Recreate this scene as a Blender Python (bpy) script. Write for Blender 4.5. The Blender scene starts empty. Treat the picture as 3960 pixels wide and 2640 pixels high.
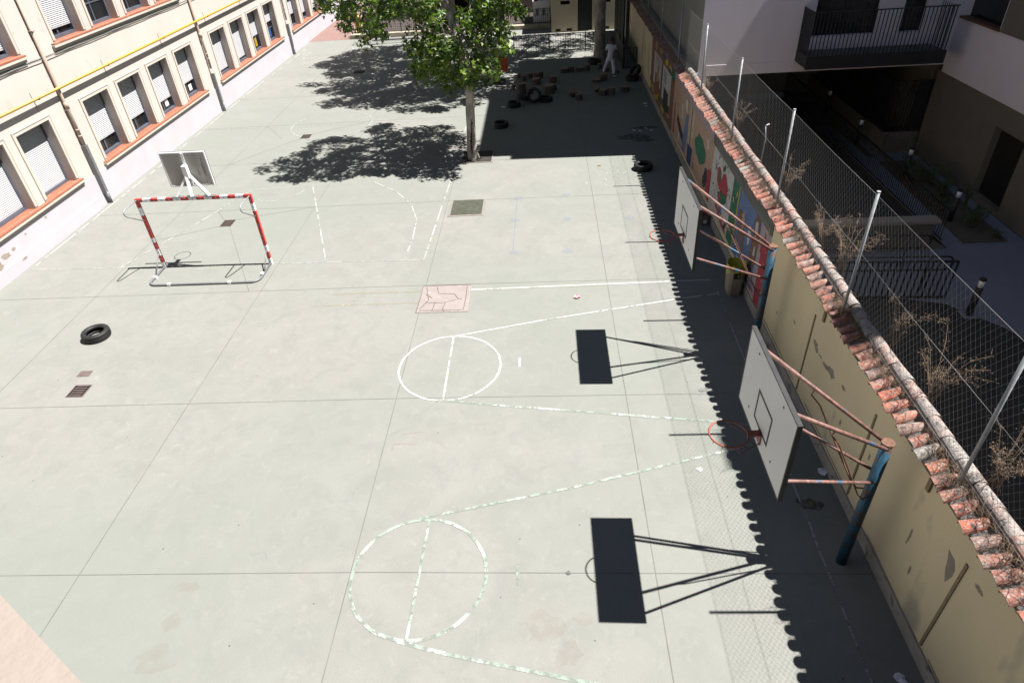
import bpy, bmesh, math, random
from mathutils import Vector, Matrix, noise
random.seed(11)
SC = bpy.context.scene
COL = SC.collection
R = math.radians
# ---------------------------------------------------------------- camera
def cam_matrix(pitch, yaw, roll, h):
    cy, sy = math.cos(yaw), math.sin(yaw)
    f = Vector((sy*math.cos(pitch), cy*math.cos(pitch), -math.sin(pitch)))
    r = Vector((cy, -sy, 0)); u = r.cross(f)
    cr, sr = math.cos(roll), math.sin(roll)
    r2 = cr*r+sr*u; u2 = -sr*r+cr*u
    m = Matrix((r2, u2, -f)).transposed().to_4x4()
    m.translation = Vector((0, 0, h))
    return m
cd = bpy.data.cameras.new('camera'); cam = bpy.data.objects.new('camera', cd); COL.objects.link(cam)
cd.sensor_width = 36; cd.lens = 22.896; cd.clip_start = .05; cd.clip_end = 2000
cam.matrix_world = cam_matrix(R(36.3731), R(-4.3176), R(-4.1301), 8.703)
SC.camera = cam
# ---------------------------------------------------------------- sky and sun
SX, SY = -.5214, .0130          # shadow offset on the ground per metre of height
sun_dir = Vector((-SX, -SY, 1)).normalized()
elev = math.asin(sun_dir.z); az = math.atan2(sun_dir.x, sun_dir.y)
w = bpy.data.worlds.new('World'); SC.world = w; w.use_nodes = True
nt = w.node_tree; bg = nt.nodes['Background']
sky = nt.nodes.new('ShaderNodeTexSky'); sky.sky_type = 'NISHITA'; sky.sun_disc = False
sky.sun_elevation = elev; sky.sun_rotation = az; sky.altitude = 600; sky.air_density = .6; sky.dust_density = .1; sky.ozone_density = 1
hs = nt.nodes.new('ShaderNodeHueSaturation'); hs.inputs['Saturation'].default_value = .72; nt.links.new(sky.outputs[0], hs.inputs['Color']); nt.links.new(hs.outputs[0], bg.inputs[0]); bg.inputs[1].default_value = .05
sl = bpy.data.lights.new('sun', 'SUN'); so = bpy.data.objects.new('sun', sl); COL.objects.link(so)
sl.energy = 5.0; sl.angle = R(.5); sl.color = (1, .965, .93)
so.rotation_euler = sun_dir.to_track_quat('Z', 'Y').to_euler(); so.location = (20, 10, 40)
SC.view_settings.view_transform = 'Standard'; SC.view_settings.look = 'None'
SC.view_settings.exposure = 1.57; SC.view_settings.gamma = 1
SC.cycles.max_bounces = 6; SC.cycles.diffuse_bounces = 1; SC.cycles.transparent_max_bounces = 12
# ---------------------------------------------------------------- materials
def N(nt, t, **k):
    n = nt.nodes.new(t)
    for a, b in k.items(): setattr(n, a, b)
    return n
def mat(name, c, c2=None, scale=3, rough=.8, metal=0, bump=0, bscale=None, detail=5, sharp=None, c3=None, s3=20, t3=.62, stretch=None, spec=None, trans=0):
    """procedural: colour c varied to c2 by noise, spots of c3"""
    m = bpy.data.materials.new(name); m.use_nodes = True; nt = m.node_tree; b = nt.nodes['Principled BSDF']
    L = nt.links.new
    b.inputs['Roughness'].default_value = rough; b.inputs['Metallic'].default_value = metal
    if spec is not None: b.inputs['Specular IOR Level'].default_value = spec
    tc = N(nt, 'ShaderNodeTexCoord'); mp = N(nt, 'ShaderNodeMapping'); L(tc.outputs['Object'], mp.inputs[0])
    if stretch: mp.inputs['Scale'].default_value = stretch
    c2 = c2 or tuple(x*.82 for x in c)
    nz = N(nt, 'ShaderNodeTexNoise'); nz.inputs['Scale'].default_value = scale; nz.inputs['Detail'].default_value = detail; L(mp.outputs[0], nz.inputs[0])
    rp = N(nt, 'ShaderNodeValToRGB'); L(nz.outputs[0], rp.inputs[0])
    a, z = sharp or (.3, .7)
    rp.color_ramp.elements[0].position = a; rp.color_ramp.elements[1].position = z
    rp.color_ramp.elements[0].color = (*c2, 1); rp.color_ramp.elements[1].color = (*c, 1)
    out = rp.outputs[0]
    if c3:
        n3 = N(nt, 'ShaderNodeTexNoise'); n3.inputs['Scale'].default_value = s3; n3.inputs['Detail'].default_value = 4; L(mp.outputs[0], n3.inputs[0])
        r3 = N(nt, 'ShaderNodeValToRGB'); L(n3.outputs[0], r3.inputs[0]); r3.color_ramp.elements[0].position = t3; r3.color_ramp.elements[1].position = t3+.06
        mx = N(nt, 'ShaderNodeMixRGB'); L(r3.outputs[0], mx.inputs[0]); L(out, mx.inputs[1]); mx.inputs[2].default_value = (*c3, 1); out = mx.outputs[0]
    L(out, b.inputs['Base Color'])
    if bump:
        nb = N(nt, 'ShaderNodeTexNoise'); nb.inputs['Scale'].default_value = bscale or scale*8; nb.inputs['Detail'].default_value = 4; L(mp.outputs[0], nb.inputs[0])
        bp = N(nt, 'ShaderNodeBump'); bp.inputs['Strength'].default_value = bump; bp.inputs['Distance'].default_value = .02; L(nb.outputs[0], bp.inputs['Height']); L(bp.outputs[0], b.inputs['Normal'])
    return m
def paint_mat(name, under, top, cover, under_alpha=.75, s=9):
    """worn line paint: flakes of top colour over a thin older coat, bare ground between"""
    m = bpy.data.materials.new(name); m.use_nodes = True; nt = m.node_tree; b = nt.nodes['Principled BSDF']; L = nt.links.new
    b.inputs['Roughness'].default_value = .85
    tc = N(nt, 'ShaderNodeTexCoord')
    n1 = N(nt, 'ShaderNodeTexNoise'); n1.inputs['Scale'].default_value = 1.3 if under_alpha > .3 else 4; n1.inputs['Detail'].default_value = 8; n1.inputs['Roughness'].default_value = .85; L(tc.outputs['Object'], n1.inputs[0])
    r1 = N(nt, 'ShaderNodeValToRGB'); r1.color_ramp.elements[0].position = 1-cover-.02; r1.color_ramp.elements[1].position = 1-cover+.02; L(n1.outputs[0], r1.inputs[0])
    mx = N(nt, 'ShaderNodeMixRGB'); L(r1.outputs[0], mx.inputs[0]); mx.inputs[1].default_value = (*under, 1); mx.inputs[2].default_value = (*top, 1); L(mx.outputs[0], b.inputs['Base Color'])
    n2 = N(nt, 'ShaderNodeTexNoise'); n2.inputs['Scale'].default_value = s; n2.inputs['Detail'].default_value = 6; L(tc.outputs['Object'], n2.inputs[0])
    r2 = N(nt, 'ShaderNodeValToRGB'); r2.color_ramp.elements[0].position = .33; r2.color_ramp.elements[1].position = .55; L(n2.outputs[0], r2.inputs[0])
    mu = N(nt, 'ShaderNodeMath', operation='MULTIPLY'); L(r2.outputs[0], mu.inputs[0]); mu.inputs[1].default_value = under_alpha
    ma = N(nt, 'ShaderNodeMath', operation='MAXIMUM'); L(mu.outputs[0], ma.inputs[0]); L(r1.outputs[0], ma.inputs[1])
    L(ma.outputs[0], b.inputs['Alpha'])
    return m
M = {}
def ground_mat():
    m = bpy.data.materials.new('worn_concrete'); m.use_nodes = True; nt = m.node_tree; b = nt.nodes['Principled BSDF']; L = nt.links.new
    b.inputs['Roughness'].default_value = .88; b.inputs['Specular IOR Level'].default_value = .25
    tc = N(nt, 'ShaderNodeTexCoord')
    def ns(sc, det=6, rg=.6, dist=0):
        n = N(nt, 'ShaderNodeTexNoise'); n.inputs['Scale'].default_value = sc; n.inputs['Detail'].default_value = det; n.inputs['Roughness'].default_value = rg; n.inputs['Distortion'].default_value = dist
        L(tc.outputs['Object'], n.inputs[0]); return n.outputs[0]
    def ramp(src, a, b_, ca, cb):
        r = N(nt, 'ShaderNodeValToRGB'); L(src, r.inputs[0]); r.color_ramp.elements[0].position = a; r.color_ramp.elements[1].position = b_
        r.color_ramp.elements[0].color = (*ca, 1); r.color_ramp.elements[1].color = (*cb, 1); return r.outputs[0]
    def mix(f, a, b_, mode='MIX', fac=None):
        x = N(nt, 'ShaderNodeMixRGB', blend_type=mode)
        if f is None: x.inputs[0].default_value = fac
        else: L(f, x.inputs[0])
        for i, v in ((1, a), (2, b_)):
            if isinstance(v, tuple): x.inputs[i].default_value = (*v, 1)
            else: L(v, x.inputs[i])
        return x.outputs[0]
    base = ramp(ns(.22, 5), .35, .65, (.325, .338, .298), (.362, .352, .322))
    base = mix(ramp(ns(.5, 6, .6, 1.5), .40, .64, (0, 0, 0), (.8, .8, .8)), base, (.38, .378, .35))
    base = mix(ramp(ns(1.7, 8, .7, .8), .47, .68, (0, 0, 0), (.65, .65, .65)), base, (.295, .30, .275))
    base = mix(ramp(ns(.9, 5, .6), .62, .72, (0, 0, 0), (.45, .45, .45)), base, (.33, .37, .31))
    base = mix(ramp(ns(.35, 7, .75, 2), .60, .70, (0, 0, 0), (.3, .3, .3)), base, (.36, .30, .25))
    base = mix(ramp(ns(60, 3, .6), .35, .7, (0, 0, 0), (.35, .35, .35)), base, (.26, .26, .24))
    base = mix(ramp(ns(4.5, 7, .75, .6), .54, .70, (0, 0, 0), (.5, .5, .5)), base, (.42, .42, .385))
    base = mix(ramp(ns(.13, 4, .5), .45, .62, (0, 0, 0), (.6, .6, .6)), base, (.30, .33, .285))
    # dark specks: dried gum and leaf bits
    v = N(nt, 'ShaderNodeTexVoronoi'); v.inputs['Scale'].default_value = 2.3; v.inputs['Randomness'].default_value = 1; L(tc.outputs['Object'], v.inputs[0])
    base = mix(ramp(v.outputs['Distance'], .022, .036, (1, 1, 1), (0, 0, 0)), base, (.10, .095, .085))
    L(base, b.inputs['Base Color'])
    bp = N(nt, 'ShaderNodeBump'); bp.inputs['Strength'].default_value = .25; bp.inputs['Distance'].default_value = .01; L(ns(45, 4), bp.inputs['Height']); L(bp.outputs[0], b.inputs['Normal'])
    return m
M['ground'] = ground_mat()
def tile_mat(nm='weathered_terracotta', old=False):
    m = bpy.data.materials.new(nm); m.use_nodes = True; nt = m.node_tree; b = nt.nodes['Principled BSDF']; L = nt.links.new
    b.inputs['Roughness'].default_value = .85
    g = N(nt, 'ShaderNodeNewGeometry'); r = N(nt, 'ShaderNodeValToRGB'); L(g.outputs['Random Per Island'], r.inputs[0]); r.color_ramp.interpolation = 'CONSTANT'
    cols = [(0, (.58, .20, .13)), (.2, (.44, .17, .12)), (.35, (.68, .19, .11)), (.47, (.52, .23, .16)), (.6, (.36, .21, .17)), (.7, (.62, .24, .15)), (.84, (.30, .26, .23)), (.9, (.60, .20, .13)), (.97, (.52, .49, .45))]
    e = r.color_ramp.elements; e[0].color = (*cols[0][1], 1); e[1].position = cols[1][0]; e[1].color = (*cols[1][1], 1)
    for p, c in cols[2:]:
        x = e.new(p); x.color = (*c, 1)
    tc = N(nt, 'ShaderNodeTexCoord')
    def blot(sc, a, z, c, src, k=1):
        n = N(nt, 'ShaderNodeTexNoise'); n.inputs['Scale'].default_value = sc; n.inputs['Detail'].default_value = 7; n.inputs['Roughness'].default_value = .7; L(tc.outputs['Object'], n.inputs[0])
        q = N(nt, 'ShaderNodeValToRGB'); L(n.outputs[0], q.inputs[0]); q.color_ramp.elements[0].position = a; q.color_ramp.elements[1].position = z; q.color_ramp.elements[1].color = (k, k, k, 1)
        x = N(nt, 'ShaderNodeMixRGB'); L(q.outputs[0], x.inputs[0]); L(src, x.inputs[1]); x.inputs[2].default_value = (*c, 1); return x.outputs[0]
    o = blot(5, .48, .66, (.36, .26, .22), r.outputs[0], .6)
    if old: o = blot(1.6, .36, .60, (.40, .37, .34), o, .95)
    if old: o = blot(7, .5, .60, (.24, .22, .20), o, .8)
    o = blot(26, .50, .58, (.62, .57, .51), o, .75)
    o = blot(13, .55, .61, (.07, .065, .06), o, .9)
    o = blot(2.2, .56, .64, (.52, .49, .46), o, .7)
    o = blot(40, .58, .64, (.12, .10, .09), o, .8)
    L(o, b.inputs['Base Color'])
    bp = N(nt, 'ShaderNodeBump'); bp.inputs['Strength'].default_value = .5; bp.inputs['Distance'].default_value = .01
    n = N(nt, 'ShaderNodeTexNoise'); n.inputs['Scale'].default_value = 60; L(tc.outputs['Object'], n.inputs[0]); L(n.outputs[0], bp.inputs['Height']); L(bp.outputs[0], b.inputs['Normal'])
    return m
M['tile'] = tile_mat()
M['ridge'] = tile_mat('weathered_ridge', True)
def leaf_mat(name, cols):
    m = bpy.data.materials.new(name); m.use_nodes = True; nt = m.node_tree; L = nt.links.new
    for n in list(nt.nodes):
        if n.type != 'OUTPUT_MATERIAL': nt.nodes.remove(n)
    out = [n for n in nt.nodes if n.type == 'OUTPUT_MATERIAL'][0]
    g = N(nt, 'ShaderNodeNewGeometry'); r = N(nt, 'ShaderNodeValToRGB'); L(g.outputs['Random Per Island'], r.inputs[0])
    e = r.color_ramp.elements; e[0].color = (*cols[0], 1); e[1].color = (*cols[-1], 1)
    for i, c in enumerate(cols[1:-1]):
        x = e.new((i+1)/(len(cols)-1)); x.color = (*c, 1)
    d = N(nt, 'ShaderNodeBsdfPrincipled'); d.inputs['Roughness'].default_value = .42; L(r.outputs[0], d.inputs['Base Color'])
    t = N(nt, 'ShaderNodeBsdfTranslucent'); mm = N(nt, 'ShaderNodeMixRGB'); mm.blend_type = 'MULTIPLY'; mm.inputs[0].default_value = 1; L(r.outputs[0], mm.inputs[1]); mm.inputs[2].default_value = (1.6, 1.7, .45, 1); L(mm.outputs[0], t.inputs[0])
    mx = N(nt, 'ShaderNodeMixShader'); mx.inputs[0].default_value = .38; L(d.outputs[0], mx.inputs[1]); L(t.outputs[0], mx.inputs[2]); L(mx.outputs[0], out.inputs[0])
    return m
M['leaf'] = leaf_mat('plane_leaf', [(.05, .10, .02), (.075, .15, .026), (.11, .21, .03), (.18, .30, .04), (.36, .44, .09)])
M['shrub'] = leaf_mat('shrub_leaf', [(.06, .14, .04), (.10, .20, .06), (.14, .24, .08)])
M['cream'] = mat('cream_render', (.92, .81, .73), (.85, .75, .67), .7, .85, bump=.15, bscale=60, c3=(.80, .69, .60), s3=2.2, t3=.62)
M['creamtrim'] = mat('cream_trim', (0.88, 0.795, 0.678), (0.837, 0.742, 0.636), 2, .8)
M['pinkish'] = mat('lilac_render', (0.799, 0.756, 0.799), (0.734, 0.691, 0.734), 1.2, .85, bump=.2, bscale=50, c3=(0.778, 0.594, 0.454), s3=1.6, t3=.72)
M['terra'] = mat('terracotta_sill', (.56, .19, .10), (.44, .15, .08), 5, .7, c3=(.62, .38, .28), s3=7, t3=.64)
M['shutter'] = mat('white_shutter', (.80, .80, .82), (.74, .74, .77), 4, .5)
M['alu'] = mat('grey_aluminium', (.22, .25, .31), (.17, .19, .24), 3, .45, metal=.3)
M['glass'] = mat('dark_glass', (.02, .022, .025), (.03, .035, .04), 2, .12, spec=.5)
M['dark'] = mat('dark_room', (.012, .012, .013), None, 2, .9, spec=.05)
M['gas'] = mat('yellow_pipe', (.80, .50, .06), (.74, .44, .05), 6, .45)
M['beige'] = mat('beige_pipe', (.70, .55, .44), (.63, .49, .39), 4, .55)
M['galv'] = mat('galvanised_steel', (.62, .64, .66), (.44, .46, .48), 9, .5, metal=.2)
M['galvdull'] = mat('dull_galvanised_steel', (.33, .34, .35), (.24, .25, .26), 12, .55, metal=.25)
M['wire'] = mat('fence_wire', (.46, .46, .45), (.32, .32, .31), 30, .6, metal=.2)
M['cable'] = mat('grey_cable', (.50, .52, .48), (.36, .39, .36), 10, .7)
M['wally'] = mat('yellow_ochre_render', (1.28, 1.06, .67), (1.10, .92, .60), .9, .88, bump=.25, bscale=40, c3=(.76, .68, .50), s3=.9, t3=.60, stretch=(1, 1, .45))
M['wallpatch'] = mat('bare_mortar', (.54, .46, .36), (.42, .36, .29), 9, .95, bump=.4)
M['plinthc'] = mat('stained_plinth', (0.75, 0.675, 0.555), (0.45, 0.42, 0.36), 2.2, .9, c3=(0.3, 0.285, 0.255), s3=5, t3=.62)
M['conc'] = mat('grey_concrete_band', (0.286, 0.273, 0.247), (0.169, 0.169, 0.156), 2.5, .9, stretch=(1, .5, 2.5), c3=(0.117, 0.143, 0.078), s3=3, t3=.66)
M['batten'] = mat('old_batten', (0.481, 0.351, 0.195), (0.39, 0.286, 0.169), 8, .85)
M['mortar'] = mat('crumbling_mortar', (.30, .27, .24), (.16, .14, .13), 14, .95, bump=.6, bscale=50)
M['straw'] = mat('dry_straw', (.44, .30, .19), (.20, .14, .095), 12, .9)
M['blue'] = mat('flaking_blue_paint', (.03, .16, .27), (.02, .09, .16), 6, .5, c3=(.14, .07, .045), s3=5, t3=.54, bump=.3)
M['rust'] = mat('rusted_tube', (.36, .185, .15), (.20, .095, .075), 11, .6, c3=(.05, .18, .32), s3=5, t3=.61, bump=.4, sharp=(.38, .6))
M['rustpole'] = mat('rust_brown', (.28, .13, .07), (.17, .08, .05), 14, .8)
M['rim'] = mat('orange_rim', (.55, .11, .05), (.38, .09, .05), 12, .55)
M['board'] = mat('white_board', (1.59, 1.53, 1.44), (1.46, 1.4, 1.31), 1.3, .6, c3=(0.86, 0.817, 0.774), s3=30, t3=.76)
M['black'] = mat('black_edge', (.03, .03, .032), (.05, .05, .05), 6, .6)
M['red'] = mat('red_post_paint', (.95, .055, .04), (.75, .05, .045), 7, .4)
M['white'] = mat('white_post_paint', (1.55, 1.55, 1.56), (1.35, 1.35, 1.36), 7, .4)
M['boardback'] = mat('stained_board_back', (.80, .76, .69), (.62, .59, .53), 1.8, .6, stretch=(2.5, 1, .5), c3=(.42, .39, .34), s3=3, t3=.62)
M['bolt'] = mat('blue_steel_bolt', (.22, .38, .48), None, 10, .4, metal=.4)
M['rubber'] = mat('tyre_rubber', (.018, .019, .02), (.03, .03, .03), 9, .6, spec=.35)
M['bark'] = mat('log_bark', (.28, .23, .175), (.15, .125, .095), 9, .95, stretch=(1, 1, .25), bump=.8, bscale=30)
M['cutwood'] = mat('cut_wood', (0.54, 0.405, 0.285), (0.39, 0.285, 0.195), 6, .9)
M['plane'] = mat('plane_bark', (0.806, 0.728, 0.635), (0.512, 0.449, 0.372), 3.2, .9, stretch=(1, 1, .5), sharp=(.44, .54), c3=(0.372, 0.31, 0.232), s3=6, t3=.62, bump=.6, bscale=22)
M['hollow'] = mat('dark_hollow', (.08, .055, .04), (.03, .02, .018), 9, .95, bump=.5)
M['soil'] = mat('tree_pit_soil', (.06, .05, .04), (.035, .03, .024), 8, .95, bump=.6)
M['mossy'] = mat('mossy_patch', (0.101, 0.105, 0.075), (0.06, 0.0675, 0.0413), 5, .95, c3=(0.225, 0.217, 0.188), s3=16, t3=.66, bump=.4)
M['kerb'] = mat('pit_edging', (.36, .33, .29), (.26, .24, .21), 7, .9)
M['pinkpatch'] = mat('pinkish_concrete', (.42, .365, .34), (.36, .31, .285), 3, .9, c3=(.47, .43, .40), s3=5, t3=.62)
M['crack'] = mat('crack_fill', (.21, .15, .14), (.16, .12, .11), 9, .95)
M['joint'] = mat('joint_groove', (.16, .16, .15), (.25, .25, .23), 1.2, .95)
M['iron'] = mat('cast_iron', (.05, .045, .045), (.09, .07, .065), 12, .6, metal=.4)
M['manhole'] = mat('manhole_cover', (.22, .16, .14), (.13, .10, .09), 18, .8)
M['blackmetal'] = mat('black_painted_steel', (.014, .014, .016), (.02, .02, .022), 5, .5)
M['greendark'] = mat('dark_green_steel', (.010, .022, .018), (.016, .03, .024), 3, .6)
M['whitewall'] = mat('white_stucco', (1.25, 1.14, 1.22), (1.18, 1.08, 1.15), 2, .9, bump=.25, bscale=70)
M['brownwall'] = mat('brown_stucco', (.27, .235, .195), (.235, .205, .17), 2, .9, bump=.3, bscale=70)
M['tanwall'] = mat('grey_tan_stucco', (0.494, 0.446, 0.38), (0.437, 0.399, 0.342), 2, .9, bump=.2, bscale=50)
M['ledge'] = mat('blue_grey_capping', (0.432, 0.464, 0.56), (0.368, 0.4, 0.48), 2, .8)
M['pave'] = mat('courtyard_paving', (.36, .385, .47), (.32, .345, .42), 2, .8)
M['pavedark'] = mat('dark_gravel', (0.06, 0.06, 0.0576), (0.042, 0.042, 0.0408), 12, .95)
M['sand'] = mat('planter_sand', (0.182, 0.161, 0.126), (0.14, 0.123, 0.098), 4, .95, bump=.3)
M['lampw'] = mat('lamp_diffuser', (1.36, 1.36, 1.54), None, 4, .4)
M['hose'] = mat('orange_hose', (.26, .14, .05), None, 4, .6)
M['maroonshade'] = mat('shaded_maroon_terrace', (.085, .06, .055), (.065, .045, .04), 2, .9)  # dark maroon floor, darkened further so the colour carries the shade there
M['farbrown'] = mat('brown_render', (0.352, 0.272, 0.24), (0.288, 0.224, 0.2), 1.5, .9)
M['kerbcream'] = mat('worn_cream_kerb', (0.75, 0.675, 0.495), (0.63, 0.57, 0.42), 2, .9, c3=(0.36, 0.33, 0.27), s3=4, t3=.6)
M['fary'] = mat('pale_yellow_render', (0.952, 0.833, 0.612), (0.867, 0.765, 0.561), 1.6, .9, c3=(0.425, 0.391, 0.323), s3=5, t3=.70)
M['brick'] = None
def brick_mat():
    m = bpy.data.materials.new('pink_brick_paving'); m.use_nodes = True; nt = m.node_tree; b = nt.nodes['Principled BSDF']; L = nt.links.new
    b.inputs['Roughness'].default_value = .9
    tc = N(nt, 'ShaderNodeTexCoord'); br = N(nt, 'ShaderNodeTexBrick'); L(tc.outputs['Object'], br.inputs[0])
    br.inputs['Color1'].default_value = (.20, .105, .085, 1); br.inputs['Color2'].default_value = (.165, .09, .075, 1); br.inputs['Mortar'].default_value = (.24, .17, .15, 1)
    br.inputs['Scale'].default_value = 1.6; br.inputs['Mortar Size'].default_value = .03
    n = N(nt, 'ShaderNodeTexNoise'); n.inputs['Scale'].default_value = 9; L(tc.outputs['Object'], n.inputs[0])
    x = N(nt, 'ShaderNodeMixRGB', blend_type='MULTIPLY'); x.inputs[0].default_value = .35; L(br.outputs[0], x.inputs[1]); L(n.outputs[0], x.inputs[2]); L(x.outputs[0], b.inputs['Base Color'])
    return m
M['brick'] = brick_mat()
M['plyel'] = mat('yellow_plastic', (.75, .52, .03), None, 4, .4)
M['plblue'] = mat('blue_plastic', (.03, .16, .5), None, 4, .4)
M['orange'] = mat('orange_plastic', (.80, .13, .03), (.70, .10, .03), 4, .45)
M['binbeige'] = mat('beige_plastic', (0.736, 0.608, 0.448), (0.64, 0.528, 0.4), 5, .5)
M['bag'] = mat('yellow_bag', (0.88, 0.832, 0.064), (0.672, 0.64, 0.064), 8, .35)
M['cardb'] = mat('cardboard', (0.448, 0.304, 0.208), (0.368, 0.256, 0.176), 6, .9)
M['redpl'] = mat('red_plastic', (.55, .03, .02), (.30, .02, .02), 10, .35)
M['skin'] = mat('skin', (.32, .18, .12), None, 8, .6)
M['cloth'] = mat('white_uniform', (1.43, 1.4, 1.56), (1.24, 1.22, 1.38), 8, .9)
M['hair'] = mat('black_hair', (.012, .01, .01), None, 30, .5)
M['paper'] = mat('white_paper', (1.3, 1.3, 1.37), (1.08, 1.08, 1.19), 12, .8)
M['pink'] = mat('pink_wrapper', (.75, .18, .28), (.72, .6, .6), 20, .5, sharp=(.45, .55))
M['yleaf'] = mat('fallen_leaf', (.30, .24, .06), (.20, .13, .05), 20, .8)
M['netc'] = mat('goal_net_cord', (.55, .52, .48), None, 4, .9)
M['pledge'] = mat('pink_stucco_ledge', (.43, .365, .315), (.40, .335, .285), 3, .9, bump=.3, bscale=25, c3=(.36, .29, .25), s3=4, t3=.6)
M['linew'] = paint_mat('worn_white_paint', (.42, .45, .41), (.68, .69, .67), .55, .95)
M['lineg'] = paint_mat('worn_green_white_paint', (.36, .43, .365), (.64, .66, .62), .46, 1.0)
M['linef'] = paint_mat('faint_white_paint', (.41, .43, .40), (.54, .55, .53), .52, .8)
M['liney'] = paint_mat('faint_yellow_paint', (.50, .44, .27), (.66, .56, .30), .40, .35)
M['chalkp'] = paint_mat('pink_chalk', (.56, .42, .44), (.60, .40, .44), .40, .35, 30)
M['chalkb'] = paint_mat('blue_chalk', (.38, .46, .58), (.40, .50, .66), .38, .3, 30)
M['rustst'] = paint_mat('rust_stain', (.46, .33, .24), (.46, .30, .20), .34, .10, 5)
M['damp'] = paint_mat('damp_stain', (.12, .12, .11), (.09, .09, .085), .42, .7, 7)
def flat(name, c): return mat(name, c, tuple(x*.72 for x in c), 5, .85, detail=8, c3=tuple(x*.55+.28 for x in c), s3=11, t3=.61)
MU = [flat('mural_'+n, tuple(1.75*q for q in c)) for n, c in [('peach', (.50, .33, .24)), ('white', (.60, .58, .55)), ('black', (.03, .03, .035)), ('red', (.42, .045, .06)), ('green', (.02, .16, .085)), ('blue', (.13, .20, .38)), ('navy', (.03, .05, .15)), ('yellow', (.55, .42, .04)), ('brown', (.24, .11, .06)), ('lilac', (.42, .33, .35)), ('cream', (.55, .46, .33)), ('tan', (.42, .28, .17))]]
PEACH, WHT, BLK, RED, GRN, BLU, NVY, YEL, BRN, LIL, CRM, TAN = range(12)
AK = .50        # all finishes are a little darker than their first estimate
for m_ in bpy.data.materials:
    for n_ in m_.node_tree.nodes:
        if n_.type == 'VALTORGB':
            cs = [e_.color for e_ in n_.color_ramp.elements]
            if any(abs(c_[0]-c_[1])+abs(c_[1]-c_[2]) > 1e-4 for c_ in cs) or n_.outputs[0].links and n_.outputs[0].links[0].to_socket.name == 'Base Color':
                for e_ in n_.color_ramp.elements: e_.color = (*[v*AK for v in e_.color[:3]], 1)
        elif n_.type == 'MIX_RGB' and n_.blend_type == 'MIX':
            for k_ in (1, 2):
                if not n_.inputs[k_].is_linked: c_ = n_.inputs[k_].default_value; n_.inputs[k_].default_value = (*[v*AK for v in c_[:3]], 1)
# ---------------------------------------------------------------- mesh helpers
class MB:
    def __init__(s): s.v = []; s.f = []; s.m = []; s.sm = []
    def add(s, vs, fs, mi=0, smooth=False):
        o = len(s.v); s.v += [tuple(v) for v in vs]
        for f in fs: s.f.append([i+o for i in f]); s.m.append(mi); s.sm.append(smooth)
    def box(s, x0, x1, y0, y1, z0, z1, mi=0):
        v = [(x, y, z) for x in (x0, x1) for y in (y0, y1) for z in (z0, z1)]
        s.add(v, [(0, 1, 3, 2), (4, 6, 7, 5), (0, 4, 5, 1), (2, 3, 7, 6), (0, 2, 6, 4), (1, 5, 7, 3)], mi)
    def obox(s, p, q, wx, wy, mi=0, up=(0, 0, 1)):
        """rectangular bar from p to q"""
        p = Vector(p); q = Vector(q); d = (q-p).normalized(); u = Vector(up)
        if abs(d.dot(u)) > .98: u = Vector((0, 1, 0))
        a = d.cross(u).normalized(); b = a.cross(d)
        v = [c+a*i*wx/2+b*j*wy/2 for c in (p, q) for i, j in ((-1, -1), (1, -1), (1, 1), (-1, 1))]
        s.add(v, [(0, 1, 2, 3), (7, 6, 5, 4), (0, 4, 5, 1), (1, 5, 6, 2), (2, 6, 7, 3), (3, 7, 4, 0)], mi)
    def tube(s, pts, r, n=8, mi=0, cap=True, smooth=True, closed=False):
        pts = [Vector(p) for p in pts]; k = len(pts)
        rs = r if isinstance(r, (list, tuple)) else [r]*k
        vs = []; prev = None
        for i, p in enumerate(pts):
            a = pts[(i-1) % k] if (closed or i) else p; b = pts[(i+1) % k] if (closed or i < k-1) else p
            d = (b-a).normalized() if (b-a).length > 1e-9 else Vector((0, 0, 1))
            if prev is None:
                u = d.cross(Vector((0, 0, 1)))
                if u.length < .05: u = d.cross(Vector((0, 1, 0)))
            else: u = prev-d*prev.dot(d)
            u.normalize(); prev = u; w_ = d.cross(u)
            for j in range(n):
                t = 2*math.pi*j/n; vs.append(p+(u*math.cos(t)+w_*math.sin(t))*rs[i])
        fs = []
        for i in range(k if closed else k-1):
            for j in range(n):
                a = i*n+j; b = i*n+(j+1) % n; c = ((i+1) % k)*n+(j+1) % n; d_ = ((i+1) % k)*n+j
                fs.append((a, b, c, d_))
        s.add(vs, fs, mi, smooth)
        if cap and not closed:
            o = len(s.v)-k*n
            s.f.append([o+j for j in range(n)][::-1]); s.m.append(mi); s.sm.append(False)
            s.f.append([o+(k-1)*n+j for j in range(n)]); s.m.append(mi); s.sm.append(False)
    def lathe(s, prof, n=20, c=(0, 0, 0), mi=0, smooth=True, closed=False):
        vs = []
        for r, z in prof:
            for j in range(n):
                t = 2*math.pi*j/n; vs.append((c[0]+r*math.cos(t), c[1]+r*math.sin(t), c[2]+z))
        k = len(prof); fs = []
        for i in range(k if closed else k-1):
            for j in range(n): fs.append((i*n+j, i*n+(j+1) % n, ((i+1) % k)*n+(j+1) % n, ((i+1) % k)*n+j))
        s.add(vs, fs, mi, smooth)
        if not closed:
            o = len(s.v)-k*n
            s.f.append([o+j for j in range(n)][::-1]); s.m.append(mi); s.sm.append(False)
            s.f.append([o+(k-1)*n+j for j in range(n)]); s.m.append(mi); s.sm.append(False)
    def prism(s, pts, d, mi=0):
        """polygon pts (3D) extruded by vector d"""
        n = len(pts); d = Vector(d); v = [Vector(p) for p in pts]+[Vector(p)+d for p in pts]
        s.add(v, [list(range(n)), list(range(2*n-1, n-1, -1))]+[(i, i+n, (i+1) % n+n, (i+1) % n) for i in range(n)], mi)
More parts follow.
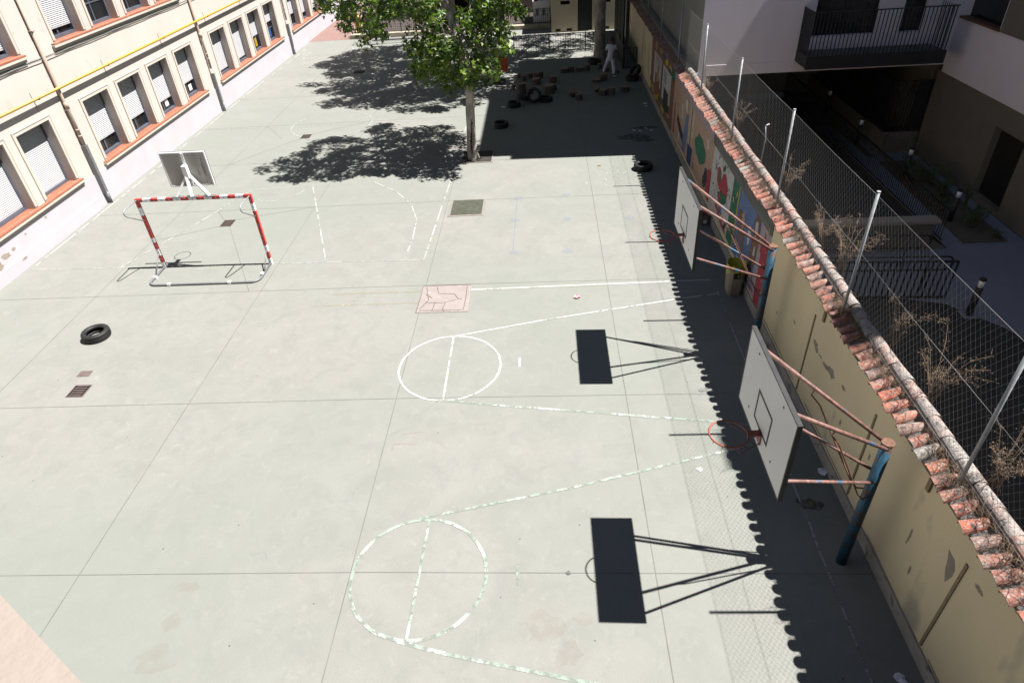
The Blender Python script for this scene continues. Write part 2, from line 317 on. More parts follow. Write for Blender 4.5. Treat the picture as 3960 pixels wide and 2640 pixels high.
def mesh_of(mb, mats, shift, name):
    me = bpy.data.meshes.new(name)
    me.from_pydata([(v[0]-shift[0], v[1]-shift[1], v[2]-shift[2]) for v in mb.v], [], mb.f)
    for m in (mats if isinstance(mats, (list, tuple)) else [mats]): me.materials.append(M[m] if isinstance(m, str) else m)
    me.polygons.foreach_set('material_index', mb.m); me.polygons.foreach_set('use_smooth', mb.sm)
    bm = bmesh.new(); bm.from_mesh(me); bmesh.ops.recalc_face_normals(bm, faces=bm.faces); bm.to_mesh(me); bm.free()
    me.update(); return me
ORG = {}
def props(o, label=None, cat=None, group=None, kind=None):
    for k, v in (('label', label), ('category', cat), ('group', group), ('kind', kind)):
        if v: o[k] = v
    return o
def thing(name, label, cat, loc, group=None):
    o = bpy.data.objects.new(name, None); COL.objects.link(o); o.location = loc; o.empty_display_size = .2
    ORG[o.name] = tuple(loc); return props(o, label, cat, group)
def part(name, mb, mats, parent=None, loc=(0, 0, 0), label=None, cat=None, group=None, kind=None):
    sh = ORG[parent.name] if parent else loc
    me = mesh_of(mb, mats, sh, name); o = bpy.data.objects.new(name, me); COL.objects.link(o)
    if parent: o.parent = parent
    else: o.location = loc
    ORG[o.name] = sh
    return props(o, label, cat, group, kind)
def dup(root, loc, rot=None, label=None, scale=None):
    def cp(o, par):
        c = o.copy(); COL.objects.link(c); ORG[c.name] = ORG.get(o.name, (0, 0, 0))
        if par: c.parent = par
        for ch in o.children: cp(ch, c)
        return c
    c = cp(root, None); c.location = loc
    if rot: c.rotation_euler = rot
    if scale: c.scale = scale
    if label: c['label'] = label
    return c
def arc(cx, cy, r, a0, a1, n=24, z=0): return [(cx+r*math.cos(R(a0+(a1-a0)*i/n)), cy+r*math.sin(R(a0+(a1-a0)*i/n)), z) for i in range(n+1)]
def ribbon(mb, pts, wd, z, mi=0, jit=0):
    """flat painted stripe along pts"""
    q = []
    for i in range(len(pts)-1):
        a = Vector(pts[i][:2]); b = Vector(pts[i+1][:2]); n = max(1, int((b-a).length/.5))
        for k in range(n): q.append(a.lerp(b, k/n))
    q.append(Vector(pts[-1][:2])); vs = []
    for i, p in enumerate(q):
        d = (q[min(i+1, len(q)-1)]-q[max(i-1, 0)]).normalized(); nn = Vector((-d.y, d.x)); o = nn*random.uniform(-jit, jit)
        vs += [(*(p+nn*wd/2+o), z), (*(p-nn*wd/2+o), z)]
    mb.add(vs, [(2*i, 2*i+1, 2*i+3, 2*i+2) for i in range(len(q)-1)], mi)
def blob(mb, cx, cy, rx, ry, z, mi=0, n=14, rough=.3):
    vs = [(cx+rx*math.cos(2*math.pi*i/n)*(1+random.uniform(-rough, rough)), cy+ry*math.sin(2*math.pi*i/n)*(1+random.uniform(-rough, rough)), z) for i in range(n)]
    mb.add(vs, [list(range(n))], mi)
